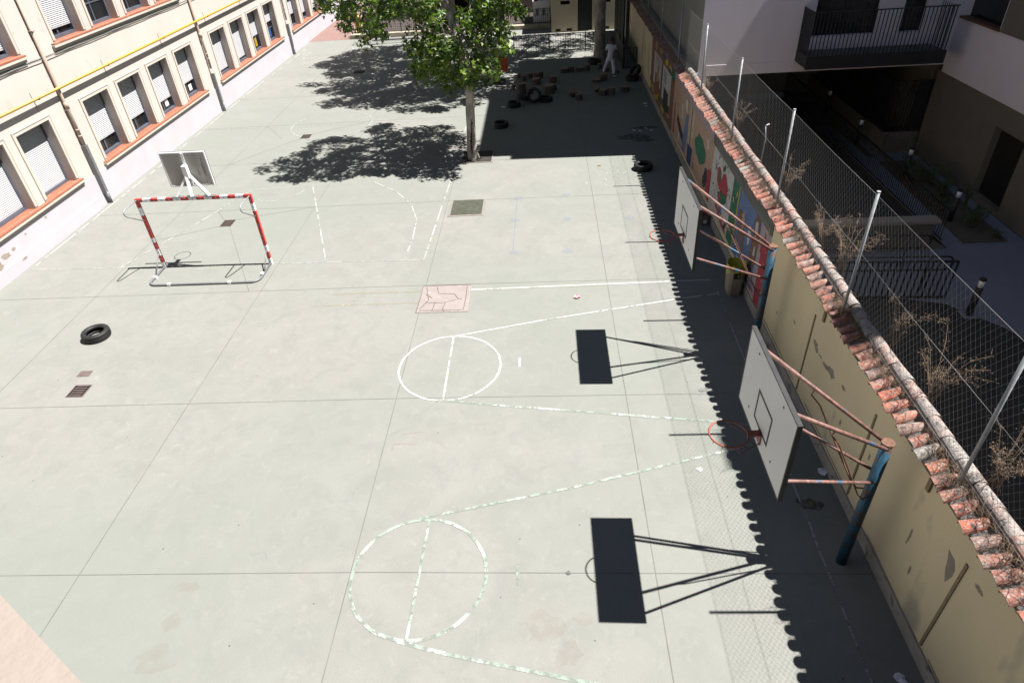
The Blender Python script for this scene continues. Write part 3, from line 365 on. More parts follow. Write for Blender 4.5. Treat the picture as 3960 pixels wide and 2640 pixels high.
CLUS = '''-1.33,24.29,4.95;-3.94,22.25,4.60;-4.91,26.17,3.21;-6.79,22.92,5.37;-3.67,22.02,4.08;-1.70,24.81,4.44;-3.07,23.18,3.05;-4.91,22.64,5.00;-3.09,21.85,3.69;-2.97,25.35,4.49;-2.94,22.74,3.67;-5.48,22.93,5.30;-2.75,24.13,4.01;-1.73,24.27,4.95;-3.77,22.04,3.41;-3.72,25.43,3.85;-4.00,24.02,3.59;-3.31,22.74,4.11;-0.94,23.10,4.94;-1.90,23.52,3.11;-4.04,21.99,3.73;-6.57,22.24,5.49;-1.36,22.45,5.12;-5.78,22.11,5.48;-4.24,22.64,3.50;-3.47,24.12,4.22;-3.24,24.83,4.42;-2.07,22.61,2.88;-2.09,23.16,4.65;-6.51,23.58,4.82;-1.90,21.99,4.29;-3.74,23.92,4.01;-2.42,21.72,3.13;-3.25,22.01,4.21;-4.39,24.87,4.87;-5.91,21.72,5.53;-3.74,23.51,4.40;-3.92,24.76,3.82;-2.25,23.74,2.98;-3.73,24.32,2.59;-2.79,23.68,2.60;-3.91,23.26,3.10;-3.09,23.38,3.59;-5.46,22.04,5.01;-3.29,23.57,2.71;-2.30,24.46,3.46;-2.61,21.98,3.79;-1.19,21.44,4.09;-3.63,23.85,4.58;-2.07,24.41,4.82;-4.24,25.55,2.89;-2.34,22.46,4.77;-2.13,23.63,3.68;-3.13,22.53,3.13;-3.69,25.44,2.41;-1.99,24.31,4.27;-1.42,23.54,4.25;-2.31,23.81,3.99;-4.67,23.88,5.13;-1.40,22.41,4.02;-5.33,22.92,4.91;-1.96,25.63,3.30;-6.75,25.44,4.82;-4.10,24.40,4.61;-2.25,22.62,4.15;-7.01,24.60,4.47;-0.98,22.02,5.19;-2.05,22.43,4.98;-1.78,21.90,5.33;-6.07,22.11,4.79;-5.46,24.08,5.12;-2.22,22.83,4.54;-4.09,23.80,4.81;-3.42,22.16,3.53;-5.94,24.10,4.42;-3.37,23.44,4.48;-5.76,23.53,5.25;-5.04,23.71,5.01;-3.21,24.88,3.36;-2.68,22.87,2.88;-3.55,22.05,5.42;-4.24,26.02,4.55;-0.77,22.73,4.84;-1.67,23.31,3.31;-3.51,22.38,4.33;-3.86,22.36,4.11;-1.75,22.50,4.48;-3.97,24.69,3.08;-2.00,23.90,4.56;-4.52,25.11,3.56;-3.39,22.41,4.87;-0.71,23.61,4.70;-4.03,22.39,5.01;-4.67,24.76,2.64;-2.03,21.52,3.66;-3.28,22.94,2.66;-3.35,24.24,3.54;-1.39,24.84,3.96;-5.96,25.55,5.02;-2.18,25.09,4.71;-4.48,21.78,5.27;-3.43,22.35,3.93;-3.85,23.98,2.96;-5.35,25.69,4.73;-3.92,25.52,3.51;-3.10,24.74,2.48;-2.73,24.26,4.45;-3.13,23.72,3.12;-1.72,22.37,3.17;-2.27,22.61,3.44;-2.69,22.71,3.98;-2.58,24.48,2.68;-0.82,24.70,4.62;-3.92,22.56,3.07;-6.36,22.73,5.19;-5.91,22.51,5.38;-3.87,22.26,5.39;-1.98,22.89,3.83;-1.95,22.96,5.00;-1.90,22.71,3.35;-3.70,23.19,4.00;-1.79,24.86,3.92;-1.42,22.90,3.80;-1.54,22.65,4.85;-5.15,22.47,5.24;-2.44,24.92,4.91;-3.84,23.08,4.74;-1.73,21.87,3.52;-2.34,21.70,4.75;-2.39,21.41,3.48;-3.89,22.86,3.29;-2.32,22.05,4.94;-5.12,21.67,4.92;-4.24,22.19,4.20;-1.60,22.87,4.56;-1.73,24.51,4.67;-3.57,22.66,3.35;-6.11,24.99,4.22;-1.23,23.00,4.15;-5.27,22.52,4.48;-2.75,25.32,2.37;-2.40,24.51,3.99;-2.26,23.15,3.33;-3.64,26.05,3.07;-4.74,22.49,5.42;-5.34,22.93,4.37;-1.60,21.39,3.43;-2.00,22.39,4.01;-5.75,23.62,4.43;-3.21,24.93,3.78;-6.16,22.41,5.06;-4.73,25.73,2.65;-2.04,25.80,3.87;-3.58,23.51,3.68;-5.13,24.22,4.91;-1.44,23.67,5.06;-7.21,23.70,5.17;-6.06,23.58,4.08;-2.18,23.97,3.57;-6.66,24.01,4.99;-2.40,22.36,2.96;-1.96,23.78,4.95;-2.88,25.74,3.76;-2.83,21.71,4.09;-2.95,22.26,4.03;-0.50,23.25,8.53;-1.87,27.38,9.53;0.82,23.37,10.38;-0.93,26.75,8.31;-0.81,22.09,6.20;-3.11,26.31,5.54;-0.78,24.41,7.04;-2.65,24.55,7.07;-1.26,23.00,5.79;-5.92,25.01,6.46;-5.36,21.78,6.77;-3.80,24.33,10.96;-4.15,24.78,9.37;-3.55,23.52,6.23;0.38,23.84,8.67;-4.15,25.62,9.45;-2.22,22.37,10.45;-4.81,23.35,10.49;-1.88,25.99,5.01;0.17,21.75,7.96;-4.80,25.46,4.82;-4.01,21.78,9.68;-5.53,24.50,6.80;0.00,25.86,10.25;-4.66,21.63,7.77;-2.70,23.95,5.46;-1.39,24.75,5.72;-0.37,24.73,6.60;-0.73,22.11,8.82;-2.83,25.81,9.96;-6.86,22.93,7.22;-3.27,22.26,10.61;-3.18,22.81,11.27;-1.52,24.18,5.45;-1.92,23.14,5.41;-3.68,23.47,10.79;-1.27,23.75,7.76;-5.14,22.70,8.67;0.23,24.33,5.91;0.12,23.91,6.34;-4.37,23.07,6.18;0.59,23.69,7.64;-2.75,22.62,6.37;-4.45,22.86,8.11;-3.09,24.92,8.35;1.07,24.82,9.25;-4.71,24.29,9.40;-0.92,26.60,6.02;-1.29,22.25,9.82;0.02,23.39,8.09;-5.51,25.23,7.28;-0.98,25.22,7.43;-4.75,24.45,6.06;-4.82,24.59,4.72;-2.92,23.02,8.94;0.83,25.26,9.15;-1.94,22.85,7.13;-1.20,26.64,8.66;0.84,22.76,7.61;-0.21,22.54,9.50;-3.44,25.90,10.13;0.55,25.38,7.51;-1.66,24.79,6.32;-0.94,25.05,10.64;-1.25,22.02,11.19;-0.01,22.47,7.45;-2.52,23.26,5.74;0.67,24.93,5.75;-1.48,23.05,8.09;-1.29,24.89,10.95;-0.44,24.48,5.24;-4.90,25.58,7.15;-4.27,23.86,5.84;-2.42,24.16,11.05;-0.42,26.58,9.84;-1.66,24.51,11.05;-4.41,27.16,4.86;0.38,24.35,8.80;-5.16,23.29,7.58;-3.03,24.83,7.82;-1.15,23.37,7.09;-2.96,27.30,6.80;-3.75,21.90,8.67;-0.75,25.20,5.56;0.24,24.25,5.44;-4.53,22.39,8.18;1.40,23.41,8.60;-5.68,25.93,5.03;-0.05,25.98,9.14;-3.55,26.18,5.07;-2.46,22.87,7.52;-2.30,26.99,9.35;-0.79,25.89,10.40;1.20,23.63,7.78;-3.98,23.41,6.44;-6.21,24.06,5.63;-4.41,22.75,9.33;-1.96,23.27,6.84;-2.66,27.28,8.27;0.71,25.45,8.43;-2.60,25.72,7.94;-1.16,22.35,6.76;-1.01,25.64,6.54;-5.84,22.64,8.77;-1.48,21.81,4.66;-2.69,23.80,7.35;-5.45,22.96,6.17;-1.46,26.58,7.28;-2.01,23.65,9.88;-0.21,24.91,8.85;-0.21,25.66,10.99;-1.82,22.63,10.53;-2.95,23.66,10.11;-2.25,24.48,6.38;-3.65,25.45,4.78;-3.06,23.15,10.65;-2.40,26.65,4.90;0.04,25.66,7.55;-1.95,23.83,5.50;-4.09,26.73,5.93;-1.89,25.19,7.75;0.28,24.70,9.31;0.75,24.37,5.91;-2.14,23.54,10.77;-4.15,26.68,4.83;-2.57,21.92,8.21;-1.67,25.56,6.75;-4.31,23.31,8.59;-3.36,21.85,8.49;-0.57,25.89,7.93;0.32,24.05,11.21;-1.72,23.62,11.31;-2.47,26.06,5.71;1.06,24.01,7.23;-2.46,24.11,7.79;-1.90,24.43,9.99;-4.86,23.77,9.96;0.31,24.78,10.42;0.03,22.82,7.85;0.42,22.22,7.94;0.43,22.66,9.80;-0.35,26.73,7.89;-3.40,25.36,10.87;-1.05,25.90,7.54;-0.30,24.23,8.29;-3.21,21.78,8.91;-2.15,22.25,8.49;1.30,25.23,8.85;-3.94,22.55,9.77;-0.71,22.65,5.94;-5.00,22.04,7.45;-4.08,25.41,4.89;-6.00,21.91,6.39;-0.36,25.51,7.15;-2.20,23.12,10.14;-2.00,25.78,6.38;-3.22,22.61,10.89;1.14,24.04,9.86;-1.81,26.74,4.79;-1.47,23.94,8.83;-3.79,24.96,4.58;-6.86,23.57,5.75;-3.08,25.65,11.23;-0.43,22.22,5.76;-1.46,25.06,9.79;-4.17,23.34,5.75;-1.27,22.79,10.75;-1.57,26.59,10.32;-3.27,24.36,7.78;-5.43,25.57,5.89;-0.53,26.10,7.21;-1.15,25.26,5.42;-4.59,26.76,5.18;-3.22,21.75,7.90;-1.82,26.37,5.45;-1.43,26.70,5.94;-5.38,23.48,8.88;0.18,23.34,9.06;-0.98,24.98,7.04;-1.38,26.42,10.71;-3.52,24.61,8.09;-3.60,27.00,5.77;0.73,22.94,8.27;0.16,25.62,10.66;-3.95,21.91,10.17;-0.31,24.72,9.74;-2.45,24.40,9.39;-0.39,25.80,8.87;-2.78,26.32,7.27;0.42,23.52,10.15;-4.11,22.30,6.94;-1.67,27.16,9.86;-2.52,25.26,6.97;0.74,24.88,8.65;-3.61,24.80,5.25;-3.31,22.97,5.89;-3.21,23.89,4.63;0.39,22.73,7.38;-2.15,22.75,6.01;-3.98,24.74,6.77;-1.15,21.68,6.76;-3.86,23.96,7.78;0.21,22.94,5.69;-0.96,23.25,6.09;-5.67,21.95,7.62;-3.98,23.13,8.30;-0.23,23.85,10.56;-3.41,24.20,11.27;-2.06,25.35,6.79;-1.72,22.89,11.36;-1.74,25.54,11.36;-5.01,21.86,8.95;0.78,21.60,8.80;-3.80,22.00,6.82;-2.76,25.60,10.81;-5.01,23.45,8.19;-1.66,23.43,7.58;-1.93,24.59,7.38;-0.11,26.61,9.04;-0.20,23.97,7.28;0.82,21.89,8.02;-5.09,23.46,6.50;-3.01,26.76,8.12;-3.29,21.88,4.95;-3.32,25.43,9.13;-6.83,23.14,5.87;-4.79,24.21,6.68;-3.24,24.38,9.28;-0.97,25.86,5.11;-3.85,23.35,7.67;-1.96,23.57,9.38;-4.73,25.95,7.41;-3.75,22.41,5.92;-0.79,24.05,9.50;-2.20,23.90,6.71
-0.31,38.43,12.54;0.30,38.73,4.83;0.69,41.67,10.00;-6.73,36.65,7.45;-3.97,39.50,7.90;1.98,39.43,8.19;-5.47,31.17,6.07;-6.12,33.43,4.88;-2.93,29.36,6.44;-3.62,38.11,7.93;-2.95,32.63,7.48;-1.05,33.05,11.68;-6.55,31.27,6.61;1.24,40.77,8.93;-2.51,37.71,11.68;-4.59,38.01,10.45;-3.35,30.08,9.38;-5.89,33.48,8.72;-8.01,37.93,6.79;-6.62,36.17,7.60;1.59,35.45,8.66;0.43,40.85,9.14;-1.88,38.62,5.89;-2.79,32.94,5.72;0.93,35.95,7.91;-0.90,40.16,9.55;-2.34,32.65,8.43;3.22,36.56,8.01;-6.12,36.40,9.97;-2.80,33.29,6.60;-7.31,33.37,4.71;-1.96,38.46,13.33;-5.67,41.05,9.45;-0.08,41.50,8.25;-6.51,32.77,5.15;-1.08,41.61,5.84;-0.77,31.10,11.04;-0.46,42.23,10.63;0.72,33.57,4.97;-4.45,31.68,8.36;-3.65,38.18,4.60;-2.95,30.95,6.82;-6.20,40.32,5.46;-3.04,36.82,6.46;1.69,32.96,6.43;0.98,35.28,10.61;-5.42,40.96,5.45;-6.52,41.03,6.80;-3.63,36.29,11.76;-4.77,41.20,8.79;-6.70,39.61,8.85;-3.46,30.04,7.93;2.27,36.78,7.82;-0.60,36.24,9.55;0.64,35.43,12.47;0.60,32.75,9.98;-6.11,32.42,7.70;-2.78,40.36,7.70;0.95,31.14,6.11;-0.15,29.56,7.45;-1.27,39.06,7.38;-3.95,31.68,5.65;-7.26,38.91,7.80;-4.31,32.41,4.69;-0.07,29.80,6.11;-6.35,35.91,8.65;-2.56,34.60,7.25;-1.02,37.36,10.39;-2.52,32.03,4.55;0.25,38.36,9.43;-5.35,34.98,5.72;0.23,30.59,11.97;-6.47,36.89,5.95;2.84,38.38,10.58;1.23,40.23,6.46;-3.39,31.87,5.12;-7.32,38.15,5.64;0.02,31.25,8.85;-5.33,35.91,7.61;-5.02,38.33,7.33;1.44,30.86,8.08;-3.79,35.10,9.18;-0.08,31.31,7.63;-5.81,33.80,6.81;-3.33,40.88,11.83;-3.60,34.55,6.95;-0.63,36.98,12.30;-2.49,32.09,8.58;-4.06,32.47,5.43;-6.17,39.11,4.74;-1.76,41.55,5.60;0.67,32.59,7.27;-7.83,41.48,6.92;-4.99,34.73,10.07;-4.78,35.86,11.78;0.29,40.90,10.42;-3.64,35.26,10.07;1.55,38.27,8.28;-2.97,39.99,7.23;1.18,35.01,9.88;-3.09,38.99,13.42;-2.21,29.21,7.53;-2.10,31.83,7.43;1.05,39.59,5.66;0.73,40.37,6.40;0.10,32.78,9.79;-1.06,38.28,8.90;-4.23,37.02,4.37;-5.96,30.62,7.69;-1.36,31.92,12.73;2.14,31.96,10.26;-4.18,32.64,6.02;-4.37,42.02,6.66;-4.38,42.05,9.13;-0.97,31.25,9.73;-4.63,36.17,7.18;1.80,32.58,5.96;-4.57,30.83,9.39;-1.05,30.75,8.66;-2.43,41.33,10.48;-5.40,32.26,4.52;2.80,31.81,8.67;-6.38,39.11,6.54;-1.01,30.58,6.30;-4.84,42.03,7.79;-1.75,42.05,7.16;-8.10,38.43,7.00;2.49,35.97,10.20;-3.31,36.79,10.33;-2.22,35.31,11.86;0.09,38.68,12.29;-2.18,42.31,7.18;-4.60,37.64,7.25;1.26,35.93,10.80;-3.50,37.41,12.46;1.72,33.47,8.06;-2.25,33.13,8.08;-1.11,42.33,6.80;-0.01,38.63,10.83;-6.13,39.68,7.64;-3.91,37.43,9.12;-0.28,40.21,6.20;-6.20,39.13,10.22;1.13,41.15,7.25;-2.43,36.53,10.74;-4.71,30.48,5.04;-4.81,42.28,6.78;-0.56,33.57,7.26;1.66,31.92,7.56;-2.18,30.43,7.49;-7.31,40.39,5.81;-0.63,34.39,8.52;-4.69,37.47,3.71;-3.55,31.52,9.78;2.33,34.04,6.37;-8.58,36.28,5.18;1.81,32.55,8.94;-2.54,32.99,12.79;0.55,38.90,10.84;-1.02,33.94,4.86;-0.94,37.20,12.63;2.33,39.12,9.22;-6.32,39.28,7.39;-4.56,39.86,12.35;-2.27,31.78,6.45;-0.65,38.64,6.64;-2.00,39.43,13.23;-7.22,34.20,5.90;1.65,32.91,10.14;2.33,37.15,9.54;0.43,40.95,7.63;-8.18,39.09,6.73;-0.03,34.29,5.31;-5.46,40.95,8.04;-4.28,34.69,9.64;-0.86,38.06,10.31;-1.40,36.46,8.20;-4.23,38.39,12.89;-8.06,39.63,5.87;-6.89,34.42,10.34;-6.14,33.10,6.89;-6.18,38.13,6.96;-0.76,34.64,6.58;-4.69,32.70,5.29;2.38,31.53,10.68;-8.80,38.02,6.38;-1.43,31.36,6.71;-0.97,41.52,10.91;1.55,32.29,6.51;-3.86,36.10,12.94;-1.32,34.58,4.67;-4.68,33.81,9.13;2.06,31.59,7.41;1.04,38.16,8.01;-2.24,31.88,11.04;0.33,33.90,11.23;-1.01,31.32,8.15;0.19,37.33,8.70;-3.82,34.26,8.74;1.33,37.04,6.20;-0.31,32.89,8.83;-0.43,36.50,9.01;-1.64,38.37,7.20;-2.89,35.97,9.85;-0.17,41.17,11.41;-7.87,40.41,8.08;-2.06,41.00,5.93;-1.71,31.80,5.16;-2.11,32.28,13.11;-5.91,34.35,8.10;-6.90,40.81,8.51;-0.21,33.59,8.63;0.10,36.43,7.08;0.44,30.57,6.52;-2.86,29.59,7.45;-1.62,30.28,11.27;1.87,40.52,7.94;1.62,39.89,9.66;2.45,33.61,10.85;-1.01,39.09,10.76;-1.71,36.83,11.65;-7.16,40.58,6.55;-1.23,34.42,3.97;1.28,31.57,10.87;-1.61,35.95,5.51;3.07,34.95,10.12;0.39,37.38,4.69;-4.05,37.24,11.97;2.42,38.97,10.37;-6.61,38.30,11.86;-7.80,39.36,8.55;2.75,37.49,9.24;-2.19,40.55,9.29;3.26,37.91,9.47;2.23,31.47,9.51;-3.80,40.09,9.80;-2.35,42.07,10.67;-5.18,40.71,10.01;-6.93,32.02,4.86;-4.94,33.40,6.00;2.42,37.51,10.28;-5.94,33.45,5.59;-0.31,39.22,12.31;-1.36,35.84,10.71;-5.90,36.70,7.60;-7.31,32.98,5.41;-3.55,31.14,8.70;-0.82,40.17,11.05;-7.64,35.77,4.59;-3.64,38.58,7.02;0.05,32.74,5.17;-6.62,37.47,8.86;0.28,30.10,7.71;-0.72,37.25,5.00;-4.38,36.86,12.90;1.20,36.38,5.23;-3.61,32.36,6.30;-2.46,39.70,9.01;0.91,38.66,6.46;-5.86,37.68,10.69;-0.81,37.08,7.91;0.55,39.18,11.63;-4.94,40.07,9.81;-5.87,36.51,6.31;0.54,32.30,7.78;-6.25,35.36,6.23;-2.29,36.06,6.87;-1.73,39.26,5.78;-6.26,37.41,7.32;-2.43,31.07,12.11;-4.11,39.83,11.97;-2.66,30.81,6.08;-1.86,31.01,6.94;-6.21,31.55,7.23;-5.64,40.37,6.90;-3.35,35.97,12.53;-4.52,35.21,7.35;-3.86,34.18,7.57;-2.41,30.12,9.91;-1.38,36.23,13.46;-0.61,34.73,11.93;2.25,38.85,6.83;1.15,36.46,11.46;-2.68,38.04,8.14;-1.46,31.22,11.39;-2.65,35.14,3.63;1.07,30.29,10.93;-1.68,40.99,7.29;-2.71,36.06,4.97;0.41,31.09,7.54;-2.40,39.26,12.36;-1.70,29.17,6.24;-0.31,30.96,12.60;-6.49,39.49,10.48;-4.09,35.72,8.11;1.55,31.70,11.80;-0.55,30.56,10.19;1.14,38.98,9.19;-5.81,37.56,4.38;-0.29,37.11,11.00;2.10,34.85,6.28;-7.06,32.98,7.66;-1.50,38.19,4.45;-7.41,40.71,7.96;-3.92,38.80,10.02;-3.09,31.66,8.23;-5.57,39.65,7.07;-3.00,39.86,9.84;2.03,32.62,7.99;-2.16,39.47,11.17;-4.20,35.53,9.63;-0.22,29.26,9.53;-2.65,30.84,9.94;-0.82,39.11,6.74;-0.68,34.46,7.09;-2.60,33.84,4.26;-4.84,33.99,6.57;-1.46,32.05,7.73;-1.08,39.01,8.84;-6.19,39.89,4.78;-3.32,34.18,10.14;1.18,36.49,9.38;-3.39,36.86,11.86;-3.30,39.32,8.33;-2.13,38.69,5.19;-5.07,32.08,5.36;-3.60,31.14,10.52;-4.68,34.66,5.57;-4.49,35.92,5.06;-0.48,31.72,8.99;1.30,35.56,5.76;-4.32,39.81,10.98;-3.01,35.24,12.17;-0.50,38.81,8.58;-0.48,31.30,8.61;-2.36,36.57,5.70;-5.28,38.12,11.12;-6.02,40.55,8.40;2.59,35.64,8.43;-2.63,41.94,9.71;-7.60,34.27,7.90;0.79,33.44,10.35;0.39,36.62,6.61;-6.03,37.77,10.08;-4.15,38.82,3.99;-0.32,38.79,9.94;-4.05,42.95,7.03;-0.89,40.30,8.91;-0.84,32.83,9.38;-5.00,37.72,10.56;-5.85,37.23,9.17;-1.50,30.62,9.76;-3.22,41.78,8.15;2.08,33.38,6.66;-1.86,31.70,10.35;-6.95,30.61,5.86;-8.31,38.81,5.93;-4.47,32.09,6.99;-3.83,33.24,10.44;-7.41,38.35,6.65;-5.74,36.45,11.12;-2.23,35.61,7.59;-1.80,37.62,9.56;0.95,34.86,12.93;1.87,34.08,9.48;-1.19,33.89,8.44;-0.16,31.09,5.37;-3.79,39.62,8.43;-6.52,39.62,5.05;-2.67,34.82,12.83;-4.61,31.02,10.30;3.69,35.25,9.72;-4.15,38.42,10.60;-1.63,41.01,7.95;-5.96,38.33,9.28;-4.83,36.30,9.87;-4.47,31.24,6.25;-0.80,38.83,5.60;-3.00,40.11,8.93;-6.14,34.11,8.92;-3.27,42.33,10.34;-2.10,35.80,11.38;-3.77,37.74,9.96;-2.52,37.22,7.83;-5.98,40.99,10.82;-4.30,37.59,5.30;-5.16,37.98,13.38;0.32,31.91,10.26;-4.60,40.01,5.91;-3.56,35.02,5.05;-1.52,31.97,6.05;2.08,38.22,10.63;3.53,35.79,8.86;-9.12,38.86,6.66;0.39,39.00,9.49;0.03,38.70,8.28;-3.42,42.06,8.90;-4.15,36.09,11.93;0.28,31.20,12.40;-2.02,40.87,5.09;0.51,38.06,8.31;-1.81,36.51,8.55;0.78,37.71,10.03;-2.59,39.17,6.94;1.85,36.54,6.55;-1.74,35.85,6.71;-2.85,32.23,9.51;0.18,36.94,5.13;-2.46,41.79,7.23;-0.06,33.50,12.19;-2.95,38.78,12.87;1.04,34.58,6.24;1.49,33.77,5.20;-2.61,35.38,9.28;2.83,34.06,7.60;2.31,34.09,6.96;2.59,35.07,9.79;-2.35,40.93,7.62;-0.37,30.79,8.71;2.48,30.96,8.13;0.05,34.86,12.74;-1.32,39.71,6.86;0.18,41.62,9.83;-0.65,32.34,11.20;-1.89,37.73,11.21;-0.62,37.83,4.56;0.97,36.32,10.05;-0.32,32.23,8.13;-3.27,31.80,7.66;0.11,34.23,12.21;-0.86,31.97,11.56;-6.55,36.91,9.65;1.94,33.83,8.58;-0.26,36.74,7.86;0.73,38.64,11.41;-3.52,37.98,5.05;0.27,31.65,9.57;-1.83,37.17,10.94;-3.69,40.40,10.93;-2.25,36.64,7.03;-0.29,33.82,10.84;-0.05,40.35,11.75;-1.46,39.57,7.44;-5.11,33.20,11.21;-1.21,32.93,5.16;-5.71,34.24,4.28;1.78,30.17,7.58;-2.23,36.06,5.62;-7.85,33.25,6.02;-2.99,33.20,10.90;-3.06,40.78,8.27;-4.33,41.92,9.84;-2.31,33.62,5.64;-4.06,35.20,5.27;-6.69,32.75,6.87;2.89,32.89,8.08;-2.97,32.49,5.92;-1.11,36.88,6.64;-1.11,40.66,8.40;-3.94,37.25,8.30;1.91,34.44,11.23;-1.43,41.99,10.43;-0.97,41.46,10.06;-2.73,32.23,12.94;-2.09,30.78,7.89;-1.90,29.21,5.66;0.32,37.61,6.54;-2.77,40.75,6.32;0.01,38.59,10.30;2.91,38.23,10.04;-0.19,37.99,10.67;-5.34,36.55,5.22;-3.70,33.00,8.75;-7.56,40.19,7.44;0.53,36.38,11.25;-0.09,32.93,6.17;-4.41,33.45,11.18;-3.61,32.73,10.85;-1.54,38.43,9.86;0.28,35.97,6.45;-1.89,35.01,9.35;-0.56,29.27,8.71;-4.03,39.29,7.16;-3.47,30.59,10.76;-3.09,40.40,4.69;-1.16,31.89,8.20;-2.87,36.75,8.99;1.69,37.41,6.69;-0.28,31.81,10.90;-3.56,37.51,6.30;-4.87,33.05,6.53;-3.72,38.03,7.43;-1.52,31.19,7.31;-1.40,32.71,4.66;-5.63,31.57,5.58;-3.85,41.95,10.74;-5.00,40.64,7.62;1.84,39.62,7.69;-1.43,31.35,5.67;-3.75,38.19,12.95;1.40,31.92,9.93;-4.50,40.42,8.10;-4.52,33.06,7.81;-3.50,33.43,4.79;2.47,35.01,7.79;-3.99,37.05,10.13;-3.64,31.97,5.96;0.84,31.88,10.34;-2.95,41.89,10.40;-3.26,41.29,11.13;-0.89,32.57,6.00;-2.66,30.63,12.44;-6.33,39.10,10.85;-1.18,35.33,7.86;0.18,29.50,11.34;-0.66,38.28,5.47;0.20,39.83,7.81;1.66,38.40,7.60;-0.96,29.12,7.14;-1.83,34.76,5.47;-4.22,30.21,7.15;-5.14,35.78,8.79;-8.49,40.19,6.97;-3.48,30.98,13.34;1.55,35.06,5.84;-3.80,32.57,10.13;0.85,32.60,11.65;1.31,39.32,9.93;-2.18,36.63,8.15;-8.18,38.54,8.33;0.52,37.99,12.51;-3.86,30.60,6.91;-3.13,32.74,12.47;-1.51,30.86,11.77;-0.91,30.57,12.56;-2.21,38.26,10.88;2.59,38.03,6.98;2.15,39.93,10.35;1.52,33.16,7.06;-1.64,38.66,9.36;1.65,39.14,7.03;-5.34,38.51,6.63;-1.44,39.02,4.26;-6.38,37.47,9.74;-4.59,32.64,9.89;-3.76,41.21,12.17;-6.66,33.02,8.36;-0.40,30.18,6.19;0.21,36.00,5.32;-3.39,37.11,8.58;-2.56,31.54,11.37;-7.33,37.88,4.47;-0.40,29.64,9.09;-2.75,30.32,6.89;-5.58,41.86,6.68;-2.55,36.98,6.13;2.51,38.54,8.42;-2.43,34.71,3.50;0.53,38.59,9.88;-4.45,41.21,9.30;-5.73,34.47,4.95;0.07,32.15,8.67;-5.11,42.14,9.39;-7.21,39.69,8.55;-1.80,30.81,4.81;-4.54,39.99,6.80;-3.91,31.86,7.03;1.19,36.37,6.29;-7.87,38.93,8.90;-4.27,35.61,12.92;0.37,32.55,11.47;-1.45,35.92,4.39;0.89,41.14,7.79;-6.64,41.84,8.26;-0.31,30.66,7.97;-2.37,33.84,3.68;-0.25,32.49,13.08;1.40,40.07,7.20;-1.12,36.59,11.51;-0.89,37.52,13.29;3.17,33.37,7.98;0.64,35.98,8.50;-3.73,38.77,12.97;-0.24,34.97,13.46;-3.70,41.33,10.49;1.10,40.21,9.27;0.66,35.01,7.29;-1.16,34.99,6.26;-6.11,34.55,7.01;0.89,33.42,6.88;-0.86,29.28,7.81;-3.06,38.57,5.30;-4.81,40.35,11.53;-7.13,40.14,7.01;-4.12,30.32,9.21;-3.41,35.72,4.05;-6.92,37.77,8.40;2.03,32.61,10.85;-3.34,42.72,8.01;2.66,37.15,10.81;-0.86,32.86,8.19;-5.51,33.02,7.84;-4.61,32.32,6.20;-2.27,32.20,4.05;-4.46,33.15,8.87;-5.94,41.45,8.63;-5.46,30.87,4.80;-3.68,36.32,6.64;0.42,34.24,8.30;-0.80,37.96,6.62;-0.82,33.96,10.24;-5.80,34.69,6.54;-4.97,37.81,6.52;1.32,33.39,7.56;-2.84,41.61,9.35;-5.81,33.84,4.65;-7.85,37.40,6.59;-4.09,34.74,12.56;-3.76,39.20,4.11;-5.92,39.92,10.55;-2.14,33.34,3.84;-8.00,38.21,6.28;-2.02,38.60,6.49;1.06,35.99,4.85;0.55,38.38,10.99;-0.42,38.43,9.47;-4.39,39.44,5.62;-0.66,38.06,7.11;-2.34,42.68,8.13;0.31,39.35,7.00;0.18,40.37,5.76;-1.68,34.99,7.10;-0.97,38.06,13.48;-2.23,33.45,9.59;-0.22,34.06,9.78;-2.51,39.29,4.75;1.34,34.19,12.23;0.54,40.18,11.51;-5.55,38.13,4.39;2.18,32.63,7.17'''
# ================================================================ GROUND
XL, XR = -15.2, 4.65
g = MB(); g.add([(-400, -400, -.55), (400, -400, -.55), (400, 400, -.55), (-400, 400, -.55)], [(0, 1, 2, 3)])
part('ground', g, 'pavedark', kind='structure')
g = MB(); g.box(-16, 4.7, -3, 45.05, -.5, 0)
PG = part('playground', g, 'ground', kind='structure')
g = MB()
for x in (-12.1, -7.58, -3.2, 1.43):
    ribbon(g, [(x+(.04 if x > 0 else 0), 2), (x, 21), (x, 45)], .014, .003)
for y in (5.86, 9.9, 14.3, 19.45, 23.6, 28.05, 32.4, 36.7, 41):
    ribbon(g, [(XL+.1, y-.02), (-3, y+.03), (4.6, y+(-.05 if y < 15 else 0))], .013, .0035)
for a, b in [((-10.9, 26.3), (-12.1, 28.05)), ((-9.9, 26.6), (-7.58, 28.05)), ((-9.9, 26.2), (-7.58, 23.6)), ((-10.1, 26.25), (-12.1, 23.6)), ((-10.25, 18.6), (-10.8, 19.4)), ((-10.05, 18.7), (-7.58, 19.45)), ((-10.0, 18.3), (-7.9, 14.3)), ((-10.25, 18.3), (-12.1, 17.4))]:
    ribbon(g, [a, b], .015, .004)
part('joint_lines', g, 'joint', PG)
lw = MB(); lg = MB(); lf = MB(); ly = MB()
ribbon(lw, arc(-2.21, 10.93, 1.1, 0, 360, 60), .045, .007, jit=.006)
ribbon(lw, [(-2.24, 12.03), (-2.23, 9.83)], .04, .0075)
ribbon(lw, [(-2.22, 12.03), (-.07, 12.61), (3.1, 13.32), (4.07, 13.5)], .045, .0078)
ribbon(lg, [(-2.22, 9.83), (-.66, 9.59), (3.08, 9.06), (4.0, 8.92)], .055, .0062)
ribbon(lg, arc(-2.13, 5.83, 1.04, 0, 360, 60), .055, .007, jit=.006)
ribbon(lg, [(-2.10, 6.86), (-2.15, 4.8)], .045, .0075)
